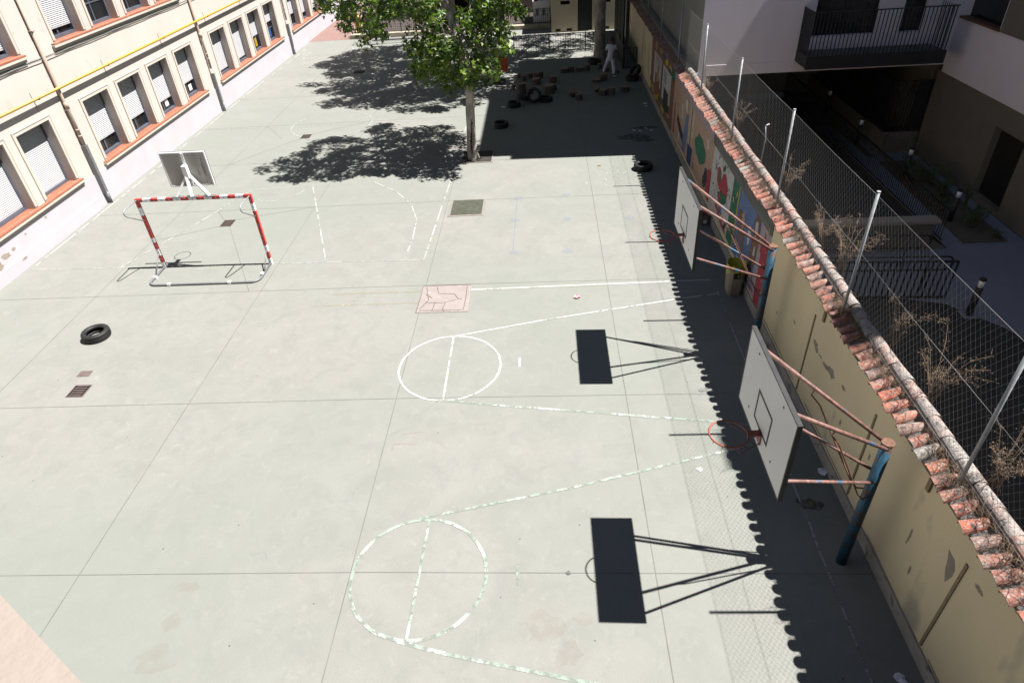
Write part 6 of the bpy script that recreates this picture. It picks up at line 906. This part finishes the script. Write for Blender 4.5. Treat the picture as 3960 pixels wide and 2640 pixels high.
while len(CBL) < 330:
    gx, gy, z = random.uniform(-4.2, 3.6), random.uniform(37.2, 43.3), random.uniform(6.2, 10.5)
    if noise.noise(Vector((gx*.8, gy*1.1, 4.2))) > .2 or (gx > 1.6 and gy < 39.4 and random.random() < .7): continue
    p = (gx-SX*z, gy-SY*z, z)
    if ((p[0]-3.2)/4.9)**2+((p[1]-40)/4.4)**2 < 1: CBL.append(p)
limbs(TB, [(2.8, 37, 5.5), (2.5, 37.4, 7.6)], CBL, 12, .08, 'plane', 6)
crown(CBL, 22, .42, .15, TB, 12)
for x0, x1, y0, y1, lb in ((-3.08, -2.0, 22.72, 23.85, 'soil square around the foot of the near plane tree'), (-2.98, -1.9, 32.7, 33.85, 'soil square around the foot of the leaning plane tree')):
    s = MB(); s.box(x0, x1, y0, y1, -.05, .006); e = .05
    s.box(x0-e, x0, y0-e, y1+e, -.05, .016, 1); s.box(x1, x1+e, y0-e, y1+e, -.05, .016, 1); s.box(x0, x1, y0-e, y0, -.05, .0155, 1); s.box(x0, x1, y1, y1+e, -.05, .0155, 1)
    part('tree_pit', s, ['soil', 'kerb'], loc=((x0+x1)/2, (y0+y1)/2, 0), label=lb, cat='tree pit')
# orange bin hanging on the leaning trunk
OB = thing('litter_bin', 'bright orange plastic bin hanging on the leaning tree trunk', 'bin', (-1.9, 32.85, .55))
s = MB(); vs = []
for z, k in ((.55, .75), (.62, .82), (1.18, 1.0), (1.2, 1.06)):
    for a, b in ((-.19, -.11), (.19, -.11), (.19, .11), (-.19, .11)): vs.append((-1.90+a*k, 32.86+b*k, z+.02))
s.add(vs, [(i*4+j, i*4+(j+1) % 4, i*4+4+(j+1) % 4, i*4+4+j) for i in range(3) for j in range(4)]+[(3, 2, 1, 0)]); part('bucket', s, 'orange', OB)
s = MB(); s.box(-2.1, -1.74, 32.98, 33.06, .72, 1.17); part('bracket', s, 'blackmetal', OB)
# ================================================================ YARD OBJECTS BY THE WALL
WB = thing('wheeled_bin', 'beige plastic waste bin with a yellow bag inside beside the mural wall', 'bin', (4.42, 13.5, 0))
s = MB(); vs = []; cx, cy = 4.40, 13.55
for z, k in ((0, .78), (.05, .84), (.70, 1.0), (.74, 1.08), (.76, 1.08), (.76, .98), (.55, .95)):
    for a, b in ((-.19, -.17), (-.12, -.22), (.12, -.22), (.19, -.17), (.19, .17), (.12, .22), (-.12, .22), (-.19, .17)): vs.append((cx+a*k, cy+b*k, z))
s.add(vs, [(i*8+j, i*8+(j+1) % 8, i*8+8+(j+1) % 8, i*8+8+j) for i in range(6) for j in range(8)]+[tuple(range(7, -1, -1))]); part('body', s, 'binbeige', WB)
s = MB(); s.box(cx-.10, cx+.05, cy-.262, cy-.235, .52, .66); part('handle_recess', s, 'iron', WB)
s = MB(); random.seed(3); n = 20; vs = []
for k, (z, q) in enumerate(((.62, .75), (.70, .9), (.79, 1.12), (.80, 1.22), (.68, 1.25), (.60, 1.28))):
    for j in range(n):
        t = 2*math.pi*j/n; rj = q*random.uniform(.92, 1.08); dz = random.uniform(-.05, .04) if k > 1 else 0
        vs.append((cx+.18*rj*math.cos(t), cy+.20*rj*math.sin(t), z+dz))
s.add(vs, [(i*n+j, i*n+(j+1) % n, (i+1)*n+(j+1) % n, (i+1)*n+j) for i in range(5) for j in range(n)]+[tuple(range(n))]); part('bin_bag', s, 'bag', WB)
CB = thing('cardboard_box', 'small cardboard box holding shiny red plastic by the mural wall', 'box', (4.42, 17.3, 0))
s = MB(); s.box(4.26, 4.56, 17.12, 17.42, 0, .26); s.box(4.245, 4.26, 17.12, 17.42, .10, .30); s.box(4.26, 4.56, 17.42, 17.435, .1, .3); part('carton', s, 'cardb', CB)
s = MB(); s.box(4.41, 4.50, 17.116, 17.12, .05, .16); part('label', s, 'white', CB)
s = MB(); random.seed(8)
for i in range(14): c_ = (4.41+random.uniform(-.11, .11), 17.27+random.uniform(-.11, .11), .28+random.uniform(0, .05)); s.add([(c_[0]+random.uniform(-.09, .09), c_[1]+random.uniform(-.09, .09), c_[2]+random.uniform(-.03, .05)) for _ in range(4)], [(0, 1, 2), (0, 2, 3), (0, 1, 3), (1, 2, 3)])
part('plastic', s, 'redpl', CB)
def scrap(x, y, r, m, label, seed, grp='litter lying on the yard'):
    random.seed(seed); s = MB(); n = 9; vs = [(x, y, .03 if r > .08 else .012)]+[(x+r*math.cos(2*math.pi*i/n)*random.uniform(.5, 1.2), y+r*math.sin(2*math.pi*i/n)*random.uniform(.5, 1.2), random.uniform(.006, .04 if r > .08 else .012)) for i in range(n)]
    s.add(vs, [(0, i+1, (i+1) % n+1) for i in range(n)]); part('litter', s, m, loc=(x, y, 0), label=label, cat='litter', group=grp)
for i, a in enumerate([(.64, 13.53, .11, 'pink', 'pink and white wrapper on the sunny concrete above the key'), (4.28, 28.6, .09, 'paper', 'upper paper scrap beside the far mural'), (4.26, 28.3, .08, 'paper', 'lower bluish scrap beside the far mural'), (3.42, 25.31, .10, 'paper', 'leftmost paper of the row in the shade'), (3.65, 25.28, .07, 'paper', 'second paper from the left in the shaded row'), (3.89, 25.5, .09, 'paper', 'uppermost paper of the row in the shade'), (4.07, 25.28, .07, 'paper', 'right end paper of the shaded row'), (-1.81, 29.06, .12, 'paper', 'bluish paper left of the leaning tyre pair'), (4.55, 7.79, .11, 'paper', 'white scrap against the wall behind the nearest hoop'), (4.34, 4.28, .09, 'paper', 'white scrap at the bottom right by the wall foot'), (1.83, 21.91, .07, 'yleaf', 'yellow leaf just below the square shadow edge'), (4.15, 7.1, .05, 'yleaf', 'brown leaf in the shade near the blue post'), (2.5, 7.89, .05, 'paper', 'tiny white scrap on the mesh shadow'), (.15, 5.85, .05, 'damp', 'dead leaf right of the nearest circle')]): scrap(*a, 40+i)
# ================================================================ FAR END OF THE YARD
def railing(name, T, x0, x1, y, z0, z1, step, m='blackmetal', knob=False, postx=()):
    s = MB(); s.box(x0, x1, y-.02, y+.02, z1-.03, z1); s.box(x0, x1, y-.015, y+.015, z0, z0+.03); part('rail', s, m, T)
    s = MB(); x = x0+step
    while x < x1-.01: s.box(x-.008, x+.008, y-.008, y+.008, z0+.03, z1-.03); x += step
    part('bars', s, m, T)
    for x in postx: s = MB(); s.box(x-.025, x+.025, y-.025, y+.025, 0 if z0 < .3 else z0-.1, z1+.03); part('post', s, m, T)
T = thing('metal_railing', 'low black railing fence across the far yard behind the log seats', 'railing', (1, 38.5, 0)); railing('f', T, -1.62, 3.95, 38.5, .12, .98, .135, postx=(-1.62, .32, 2.3, 3.93))
T = thing('small_gate', 'small black barred gate between the green fence and the yard wall', 'gate', (4.3, 34.5, 0)); railing('g', T, 3.98, 4.62, 34.5, .02, .95, .15, postx=(3.98, 4.58))
T = thing('sheet_fence', 'dark green sheet metal fence running away beside the walking person', 'fence', (3.95, 36.5, 0))
s = MB(); s.box(3.93, 3.97, 34.55, 38.4, .02, 1.0); part('panel', s, 'greendark', T)
s = MB()
for y in (34.55, 36.5, 38.4): s.box(3.91, 3.99, y-.04, y+.04, 0, 1.06)
part('post', s, 'blackmetal', T)
T = thing('tall_gate', 'tall dark green gate next to the pale yellow hut', 'gate', (4.4, 41, 0)); s = MB(); s.box(4.36, 4.40, 38.6, 43.4, .05, 2.6); part('panel', s, 'greendark', T); s = MB()
for y in (38.6, 40.2, 41.8, 43.4): s.box(4.33, 4.43, y-.03, y+.03, 0, 2.65)
part('frame', s, 'blackmetal', T)
HT = thing('small_hut', 'pale yellow flat hut with a dark green door at the far end', 'building', (2.5, 44, 0))
s = MB(); wall_grid(s, 'y', 43.72, .15, .53, 4.36, 0, 3.2, [(2.12, 3.02, .04, 2.1), (1.09, 1.66, 1.52, 1.72), (3.7, 4.1, 1.52, 1.72), (.78, 1.08, .05, .2), (1.45, 1.78, .05, .2), (3.75, 4.05, .05, .2)]); s.add([(.53, 43.72, 0), (.53, 43.72, 3.2), (.53, 48, 3.2), (.53, 48, 0)], [(0, 1, 2, 3)]); s.add([(4.36, 43.72, 0), (4.36, 43.72, 3.2), (4.36, 48, 3.2), (4.36, 48, 0)], [(0, 1, 2, 3)]); part('wall', s, 'fary', HT)
s = MB(); s.box(.43, 4.46, 43.62, 48.1, 3.2, 3.35); part('roof', s, 'conc', HT)
s = MB(); s.box(2.13, 3.01, 43.82, 43.86, .04, 2.1); part('door', s, 'greendark', HT)
for a, b, c_, d in ((1.09, 1.66, 1.52, 1.72), (3.7, 4.1, 1.52, 1.72)): s = MB(); s.box(a, b, 43.84, 43.87, c_, d); part('window', s, 'dark', HT)
for a, b in ((.78, 1.08), (1.45, 1.78), (3.75, 4.05)): s = MB(); s.box(a, b, 43.82, 43.87, .05, .2); part('vent', s, 'iron', HT)
s = MB(); s.box(-12.42, .52, 45.1, 45.5, -.1, .24); s.box(-12.42, -12.1, 45.5, 60, -.1, .235)
part('kerb_wall', s, 'kerbcream', loc=(-6, 45.3, 0), label='low worn cream kerb wall under the far railing', cat='low wall')
s = MB(); s.box(-12.1, .52, 45.5, 50, -.1, .2); part('terrace', s, 'maroonshade', kind='structure')
T = thing('terrace_railing', 'black railing with little spearheads on the far kerb wall', 'railing', (-6, 45.3, .24)); railing('r', T, -12.3, .5, 45.32, .30, 1.12, .13, postx=(-12.3, -9.1, -5.9, -2.7, .48))
s = MB(); s.box(-12.3, .5, 45.3, 45.34, .98, 1.0)
x = -12.17
while x < .5:
    if int((x+20)/.13) % 3 == 0: s.prism([(x-.03, 45.32, .72), (x, 45.32, .86), (x+.03, 45.32, .72), (x, 45.32, .62)], (0, .012, 0))
    x += .13
part('ornament', s, 'blackmetal', T)
FB = thing('far_building', 'brown rendered building behind the far terrace', 'building', (-6, 50, 0)); s = MB(); wall_grid(s, 'y', 49.5, .3, -12.4, .6, 0, 6, [(-11.2, -9.7, .9, 2.4), (-6, -5, .2, 2.2)]); part('wall', s, 'farbrown', FB)
s = MB(); s.box(-11.2, -9.7, 49.72, 49.76, .9, 2.4); part('window', s, 'plblue', FB); s = MB(); s.box(-6, -5, 49.72, 49.76, .2, 2.2); part('door', s, 'dark', FB)
s = MB(); s.add([(-15.3, 45.05, .004), (-12.5, 45.05, .004), (-12.5, 75, .004), (-15.3, 75, .004)], [(0, 1, 2, 3)]); part('brick_path', s, 'brick', kind='structure')
CN = thing('metal_cabinet', 'white metal cabinet behind the far railing next to the hut', 'cabinet', (0, 46.3, .2)); s = MB(); s.box(-.62, .46, 46.0, 46.6, .2, 1.42); part('body', s, 'white', CN); s = MB()
for x in (-.3, .1): s.box(x-.12, x+.05, 45.99, 46.0, .6, 1.0)
part('vent', s, 'galvdull', CN); s = MB(); s.box(-.5, -.3, 46.1, 46.3, 1.42, 1.7); part('lid_block', s, 'redpl', CN)
for x, m, h, lb, r in ((-11.95, 'plyel', 1.05, 'tall yellow plastic bin behind the far railing', .20), (-11.55, 'plblue', .9, 'blue plastic bin between yellow and red ones', .13)):
    T = thing('plastic_bin', lb, 'bin', (x, 45.8, .2), 'coloured bins behind the far railing'); s = MB(); s.lathe([(r*.8, 0), (r, .5), (r, h-.15), (r*1.1, h-.14), (r*1.05, h-.05), (r*.4, h)], 16, (x, 45.8, .2)); part('body', s, m, T); s = MB(); s.box(x-.06, x+.06, 45.8-r-.012, 45.8-r+.02, .7, .85); part('slot', s, 'black', T)
# ================================================================ NEIGHBOURING APARTMENT BUILDING
NX = 5.05; FY = 22.7; WX = 12.9; GZ = -.4
NB = thing('apartment_building', 'white and brown apartment building in deep shade beyond the tiled wall', 'building', (9, 23, GZ))
s = MB()
wall_grid(s, 'y', FY, .3, NX, WX, 2.6, 14.6, [(8.5, 10.45, 3.62, 5.9), (11.17, 11.88, 3.62, 5.9), (8.5, 10.45, 6.8, 9), (8.5, 10.45, 9.9, 12)])
s.box(NX, 25, FY+.35, 31.7, 2.6, 14.6)
s.box(NX+.001, NX+.3, FY, FY+.35, -.4, 2.599)
part('wall', s, 'whitewall', NB)
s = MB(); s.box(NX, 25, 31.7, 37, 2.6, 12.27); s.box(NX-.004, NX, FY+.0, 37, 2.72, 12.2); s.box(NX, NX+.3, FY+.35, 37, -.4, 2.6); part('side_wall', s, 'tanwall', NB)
s = MB(); s.box(4.951, NX, 22.6, 37, 2.3, 2.72); part('capping', s, 'ledge', NB)
s = MB(); s.box(NX+.25, WX, FY-.015, FY, 2.6, 2.93); part('cornice', s, 'whitewall', NB)
s = MB(); wall_grid(s, 'x', WX, .3, -12, FY, 2.38, 16.3, [(20.5, 22.5, 4.05, 6.2), (15, 16.6, 4.05, 6.2)]); s.box(WX+.35, 25, -12, FY+.35, 2.38, 16.3); s.box(WX+.2, WX+2.5, 7.64, 8.5, 16.3, 19.35); part('wing_wall', s, 'whitewall', NB)
s = MB(); wall_grid(s, 'x', WX+.02, .3, -12, FY+.2, GZ, 2.38, [(17.75, 19.15, -.24, 1.75)]); s.box(WX+.36, 25, -12, 30, GZ, 2.38); s.box(WX-.015, WX+.02, 17, 20.45, 4.0, 6.6); part('ground_floor_wall', s, 'brownwall', NB)
s = MB(); s.box(WX+.22, WX+.26, 17.76, 19.14, -.24, 1.75); part('window', s, 'blackmetal', NB)
s = MB(); s.box(WX+.22, WX+.26, 20.5, 22.5, 4.05, 6.2); W_ = part('window', s, 'glass', NB); s = MB(); s.box(WX-.06, WX+.2, 20.45, 22.55, 4.0, 4.06); part('sill', s, 'rustpole', W_)
for a, b in ((8.5, 10.45), (11.17, 11.88)):
    s = MB(); s.box(a, b, FY+.24, FY+.27, 3.62, 5.9); D = part('balcony_door', s, 'glass', NB)
    s = MB(); n = 2 if b-a > 1 else 1
    for i in range(n+1): x = a+(b-a)*i/n; s.box(x-.035, x+.035, FY+.18, FY+.24, 3.62, 5.9)
    part('frame', s, 'blackmetal', D)
BY = 21.72
s = MB(); s.box(8.15, 12.28, BY, FY-.042, 2.97, 3.26); BA = part('balcony', s, 'conc', NB)
s = MB(); s.box(8.12, 12.30, BY-.03, BY-.001, 2.90, 3.28); s.box(8.12, 8.149, BY, FY, 2.95, 3.28); s.box(8.15, 12.28, BY, FY-.05, 2.92, 2.969); part('slab_edge', s, 'blackmetal', BA)
s = MB(); s.box(8.12, 12.30, BY-.03, BY+.0, 4.50, 4.53); s.box(8.12, 8.15, BY, FY, 4.50, 4.53)
x = 8.2
while x < 12.3: s.box(x-.011, x+.011, BY-.028, BY-.006, 3.28, 4.50); x += .115
y = BY+.05
while y < FY: s.box(8.128, 8.142, y-.012, y+.012, 3.28, 4.5); y += .065
while y > BY: s.box(12.27, 12.284, y-.007, y+.007, 3.28, 4.5); y -= .115
part('railing', s, 'blackmetal', BA)
# ground floor recess below the white front
s = MB(); s.box(11.7, WX+.01, 22.95, 23.1, GZ, .33); s.box(11.7, 11.85, 23.1, 31, GZ, .33); part('parapet', s, 'brownwall', NB)
s = MB(); s.box(NX+.3, 25, 30.6, 30.9, GZ, 2.6); s.box(WX, WX+.3, 23.2, 30.6, GZ, 2.6); part('back_wall', s, 'brownwall', NB)
s = MB()
x = 11.75
while x < 12.85: s.box(x-.012, x+.012, 23.0, 23.02, .33, 2.0); x += .11
y = 23.2
while y < 30: s.box(11.76, 11.78, y-.012, y+.012, .33, 2.0); y += .11
s.box(11.74, 12.88, 22.99, 23.03, 2.0, 2.04); s.box(11.75, 11.79, 23.03, 30, 2.0, 2.04); s.box(12.5, 12.88, 22.98, 23.04, .33, 2.0); s.box(11.72, 11.74, 24.4, 29, .33, 2.4); part('screen', s, 'blackmetal', NB)
# ================================================================ COURTYARD
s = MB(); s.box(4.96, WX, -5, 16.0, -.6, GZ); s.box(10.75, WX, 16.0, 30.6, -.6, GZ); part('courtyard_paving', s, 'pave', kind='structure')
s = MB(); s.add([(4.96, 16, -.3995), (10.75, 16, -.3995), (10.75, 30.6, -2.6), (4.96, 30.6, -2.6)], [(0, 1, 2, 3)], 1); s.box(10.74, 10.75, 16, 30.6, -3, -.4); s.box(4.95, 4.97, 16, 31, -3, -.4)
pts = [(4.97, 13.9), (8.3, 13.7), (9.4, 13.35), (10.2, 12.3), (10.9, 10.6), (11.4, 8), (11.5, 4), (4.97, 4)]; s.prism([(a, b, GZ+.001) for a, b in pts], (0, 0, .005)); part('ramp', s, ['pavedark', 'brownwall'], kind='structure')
T = thing('ramp_wall', 'brown wall with a flat coping at the end of the sunken ramp', 'low wall', (8, 16, GZ)); s = MB(); s.box(4.97, 10.15, 15.95, 16.15, GZ, .42); part('wall', s, 'brownwall', T); s = MB(); s.box(4.97, 10.25, 15.87, 16.23, .42, .50); part('coping', s, 'tanwall', T)
T = thing('ramp_railing', 'long black barred railing beside the courtyard path', 'railing', (10.72, 20, GZ))
s = MB(); s.obox((10.70, 16.3, .55), (10.70, 30.5, .55), .04, .04); s.obox((10.70, 16.3, -.3), (10.70, 30.5, -.3), .03, .03); part('rail', s, 'blackmetal', T)
s = MB(); y = 16.4
while y < 30.5: s.box(10.69, 10.705, y-.008, y+.008, -.3, .55); y += .12
part('bars', s, 'blackmetal', T)
for i, (y, lb) in enumerate(((15.05, 'black looped handrail nearer the ramp wall'), (13.95, 'black looped handrail crossing the barred panel'))):
    T = thing('handrail', lb, 'handrail', (8, y, GZ), 'handrails in the courtyard'); s = MB()
    x1 = 9.66-.2; s.tube([(5.2, y+.05, .62), (x1, y, .55)]+[(x1+.16*math.sin(R(a)), y, .37+.18*math.cos(R(a))) for a in range(0, 181, 20)]+[(5.2, y+.05, .26)], .024, 8); part('rail', s, 'blackmetal', T)
    s = MB()
    for x in (5.6, 7.4, 9.1): s.tube([(x, y+.04, GZ), (x, y+.04, .5)], .018, 6)
    part('post', s, 'blackmetal', T)
T = thing('barred_panel', 'black barred panel with wide bars standing on the courtyard paving', 'railing', (8, 13.6, GZ)); s = MB()
s.obox((6.4, 13.75, .62), (9.5, 13.6, .62), .04, .04); s.obox((6.4, 13.75, -.36), (9.5, 13.6, -.36), .04, .04)
for i in range(24): x = 6.4+3.1*i/23; y = 13.75-.15*i/23; s.obox((x, y, -.36), (x, y, .62), .045, .012, up=(0, 1, 0))
part('bars', s, 'blackmetal', T)
for i, (x, y, lb) in enumerate([(11.46, 27.4, 'bollard light farthest back under the white building'), (11.30, 23.8, 'bollard light at the near tip of the small planter'), (11.68, 20.8, 'bollard light among the tall shrubs of the planter'), (11.53, 17.55, 'bollard light at the wide end of the planter'), (9.68, 12.87, 'bollard light alone on the dark curved paving edge')]):
    T = thing('bollard_light', lb, 'bollard light', (x, y, GZ), 'bollard lights in the courtyard')
    s = MB(); s.lathe([(.075, 0), (.075, .76)], 16, (x, y, GZ)); part('post', s, 'blackmetal', T)
    s = MB(); s.lathe([(.062, .761), (.062, .94)], 16, (x, y, GZ)); part('lamp', s, 'lampw', T)
    s = MB(); s.lathe([(.075, .941), (.075, .975), (.07, .985)], 16, (x, y, GZ)); part('cap', s, 'blackmetal', T)
    s = MB(); s.box(x-.16, x+.16, y-.16, y+.16, GZ, GZ+.02); part('base_plate', s, 'pave', T)
s = MB(); s.prism([(11.45, 22.1, GZ+.004), (11.25, 16.25, GZ+.004), (12.42, 16.25, GZ+.004), (12.62, 22.1, GZ+.004)], (0, 0, .03)); s.prism([(11.02, 29, GZ+.004), (11.25, 22.6, GZ+.004), (11.42, 22.6, GZ+.004), (11.6, 29, GZ+.004)], (0, 0, .03)); part('planter_bed', s, 'sand', kind='structure')
def shrub(x, y, r, h, lb, n, ls=.10):
    random.seed(int(x*100+y*10)); T = thing('shrub', lb, 'shrub', (x, y, GZ), 'shrubs in the courtyard planter'); s = MB(); st = MB()
    for k in range(9):
        a = random.uniform(0, 6.28); tip = Vector((x+math.cos(a)*r*random.uniform(.3, 1), y+math.sin(a)*r*random.uniform(.3, 1), GZ+h*random.uniform(.5, 1)))
        st.tube([(x, y, GZ), ((x+tip.x)/2, (y+tip.y)/2, GZ+h*.5), tip], [.012, .009, .004], 4)
        for j in range(n//9):
            b = Vector((x, y, GZ+.1)).lerp(tip, random.uniform(.35, 1.05)); d = Vector((random.gauss(0, 1), random.gauss(0, 1), random.gauss(.3, .6))).normalized(); sd = d.cross(Vector((0, 0, 1))).normalized()
            L = ls*random.uniform(.7, 1.5); b += d*random.uniform(0, .08); s.add([b, b+d*L*.5+sd*L*.2, b+d*L+Vector((0, 0, -.03)), b+d*L*.5-sd*L*.2], [(0, 1, 2, 3)])
    part('stems', st, 'straw', T); part('leaves', s, 'shrub', T)
for a in [(12.1, 21.6, .4, 1.25, 'tallest leafy shrub at the far corner of the planter', 160), (11.75, 20.3, .5, .8, 'bushy shrub in front of the middle bollard light', 220), (12.15, 20.0, .5, .95, 'shrub next to the side wall in the middle of the planter', 200), (12.1, 19.2, .45, .8, 'broad shrub before the dark doorway', 180), (12.3, 18.3, .3, 1.1, 'slim shrub directly in front of the dark doorway', 90), (11.9, 17.1, .45, .7, 'dense shrub at the near end of the planter', 200), (12.35, 17.5, .25, .6, 'small drooping shrub beside the side wall', 60), (11.85, 18.75, .22, .25, 'low dark shrub between two larger ones', 60), (12.2, 16.5, .16, .22, 'little round shrub near the planter corner', 50), (11.25, 24.3, .2, .35, 'low shrub in the narrow bed by the path', 60), (11.3, 25.6, .25, .5, 'shrub farther back in the narrow bed', 70)]: shrub(*a)
s = MB(); s.tube([(11.45, 21.2, -.35), (11.5, 20.2, -.35), (11.35, 19.6, -.35), (11.5, 18.9, -.35), (11.3, 18.4, -.34), (11.45, 18.1, -.35), (11.75, 18.3, -.35), (11.6, 18.8, -.34), (11.42, 19.3, -.35), (11.7, 20.9, -.3), (11.75, 22.6, -.3), (11.8, 22.9, .3)], .022, 6)
part('garden_hose', s, 'hose', loc=(11.5, 19, GZ), label='orange brown hose lying loose along the planter edge', cat='hose')
# ================================================================ DRY WEEDS ON THE COPING
def weed(x, y, z, h, n, lb, seed, flowers=False, lean=.35):
    random.seed(seed); s = MB(); fl = MB()
    for k in range(n):
        a = random.uniform(0, 6.28); L = h*random.uniform(.55, 1.1); dx = math.cos(a)*lean*L+.12*L; dy = math.sin(a)*lean*L*1.6
        p = [Vector((x+random.uniform(-.06, .06), y+random.uniform(-.12, .12), z)), Vector((x+dx*.35, y+dy*.35, z+L*.5)), Vector((x+dx*.8, y+dy*.8, z+L*.85)), Vector((x+dx*1.3, y+dy*1.4, z+L*.98))]
        s.tube(p, [.0036, .0030, .0022, .0012], 4)
        for j in range(22):
            t = random.uniform(.25, 1); i = min(int(t*3), 2); b = p[i].lerp(p[i+1], t*3-i); d = Vector((random.gauss(0, 1), random.gauss(0, 1), random.gauss(.5, .5))).normalized()*random.uniform(.03, .13)*h
            s.tube([b, b+d], [.0015, .0008], 3)
            if random.random() < .7: c_ = b+d; q = .0065; s.add([c_+Vector((q, 0, 0)), c_+Vector((0, q, 0)), c_+Vector((-q, 0, q)), c_+Vector((0, -q, -q))], [(0, 1, 2), (0, 2, 3), (0, 1, 3), (1, 2, 3)])
            if flowers and random.random() < .35: c_ = b+d; q = .012; fl.add([c_+Vector((q, 0, 0)), c_+Vector((0, q, 0)), c_+Vector((-q, 0, q)), c_+Vector((0, -q, -q))], [(0, 1, 2), (0, 2, 3), (0, 1, 3), (1, 2, 3)])
    o = part('dry_weed', s, 'straw', loc=(x, y, z), label=lb, cat='weed', group='dry weeds growing behind the coping')
    if flowers: ORG[o.name] = (x, y, z); part('flowers', fl, 'bag', o)
for i, a in enumerate([(4.95, 20.6, 2.7, .55, 7, 'pale dry weed at the foot of the post by the shade edge'), (4.98, 17.1, 2.7, .75, 7, 'dry weed just beyond the second shadow side post from the white facade'), (4.95, 13.0, 2.8, .7, 9, 'dry weed leaning beside the fence post above the blue mural', ), (4.97, 10.9, 2.7, .65, 12, 'bushy dry weed before the second fence post from the right'), (4.98, 9.9, 2.7, .85, 14, 'large spreading dry weed below the ramp railing'), (5.0, 7.9, 2.6, .95, 9, 'tall forked dry weed above the shaded tiles'), (4.98, 6.7, 2.6, .75, 12, 'dense feathery dry weed to the left of the nearest post'), (5.0, 5.2, 2.6, .8, 14, 'dry weed at the foot of the nearest fence post'), (5.05, 4.3, 2.6, .7, 10, 'dry weed at the right edge of the picture')]):
    weed(a[0], a[1], a[2], a[3], int(a[4]*1.25), a[5], 60+i, flowers=False)
random.seed(17); s = MB()
def tuft(x, y, z, n, h):
    for _ in range(n):
        a = random.uniform(0, 6.28); l = h*random.uniform(.4, 1.1); b = Vector((x+random.gauss(0, .035), y+random.gauss(0, .06), z)); m_ = b+Vector((math.cos(a)*l*.4, math.sin(a)*l*.5, l*.45)); e = b+Vector((math.cos(a)*l*.9, math.sin(a)*l*1.0, l*random.uniform(-.1, .6)))
        s.tube([b, m_, e], [.0022, .0018, .001], 3)
y = 2.0
while y < 22.5:
    k = noise.noise(Vector((y*1.7, 3.3, 0)))
    if k > -.15: tuft(4.66+random.uniform(-.06, .04), y, ez(y)+.07, int(14+40*max(0, k+.15)), .19)
    if random.random() < .25: tuft(4.50, y, ez(y)-.03, 6, .12)
    y += .12
for y in PY[1:6]: tuft(4.6, y+.1, ez(y)+.05, 60, .3)
part('dry_grass', s, 'straw', loc=(4.6, 12, 2.7), label='dry grass tufts caught between the coping tiles', cat='grass', kind='stuff')
s = MB(); s.tube([(5.0, 14.9, 2.7), (4.99, 14.85, 3.3), (4.96, 14.9, 3.55)], .012, 6); s.tube([(4.96, 14.9, 3.55), (5.05, 14.95, 3.57)], .02, 6); part('thin_post', s, 'galv', loc=(5.0, 14.9, 2.7), label='thin bent metal stake behind the ridge tiles', cat='stake')
print('objects', len(bpy.data.objects))
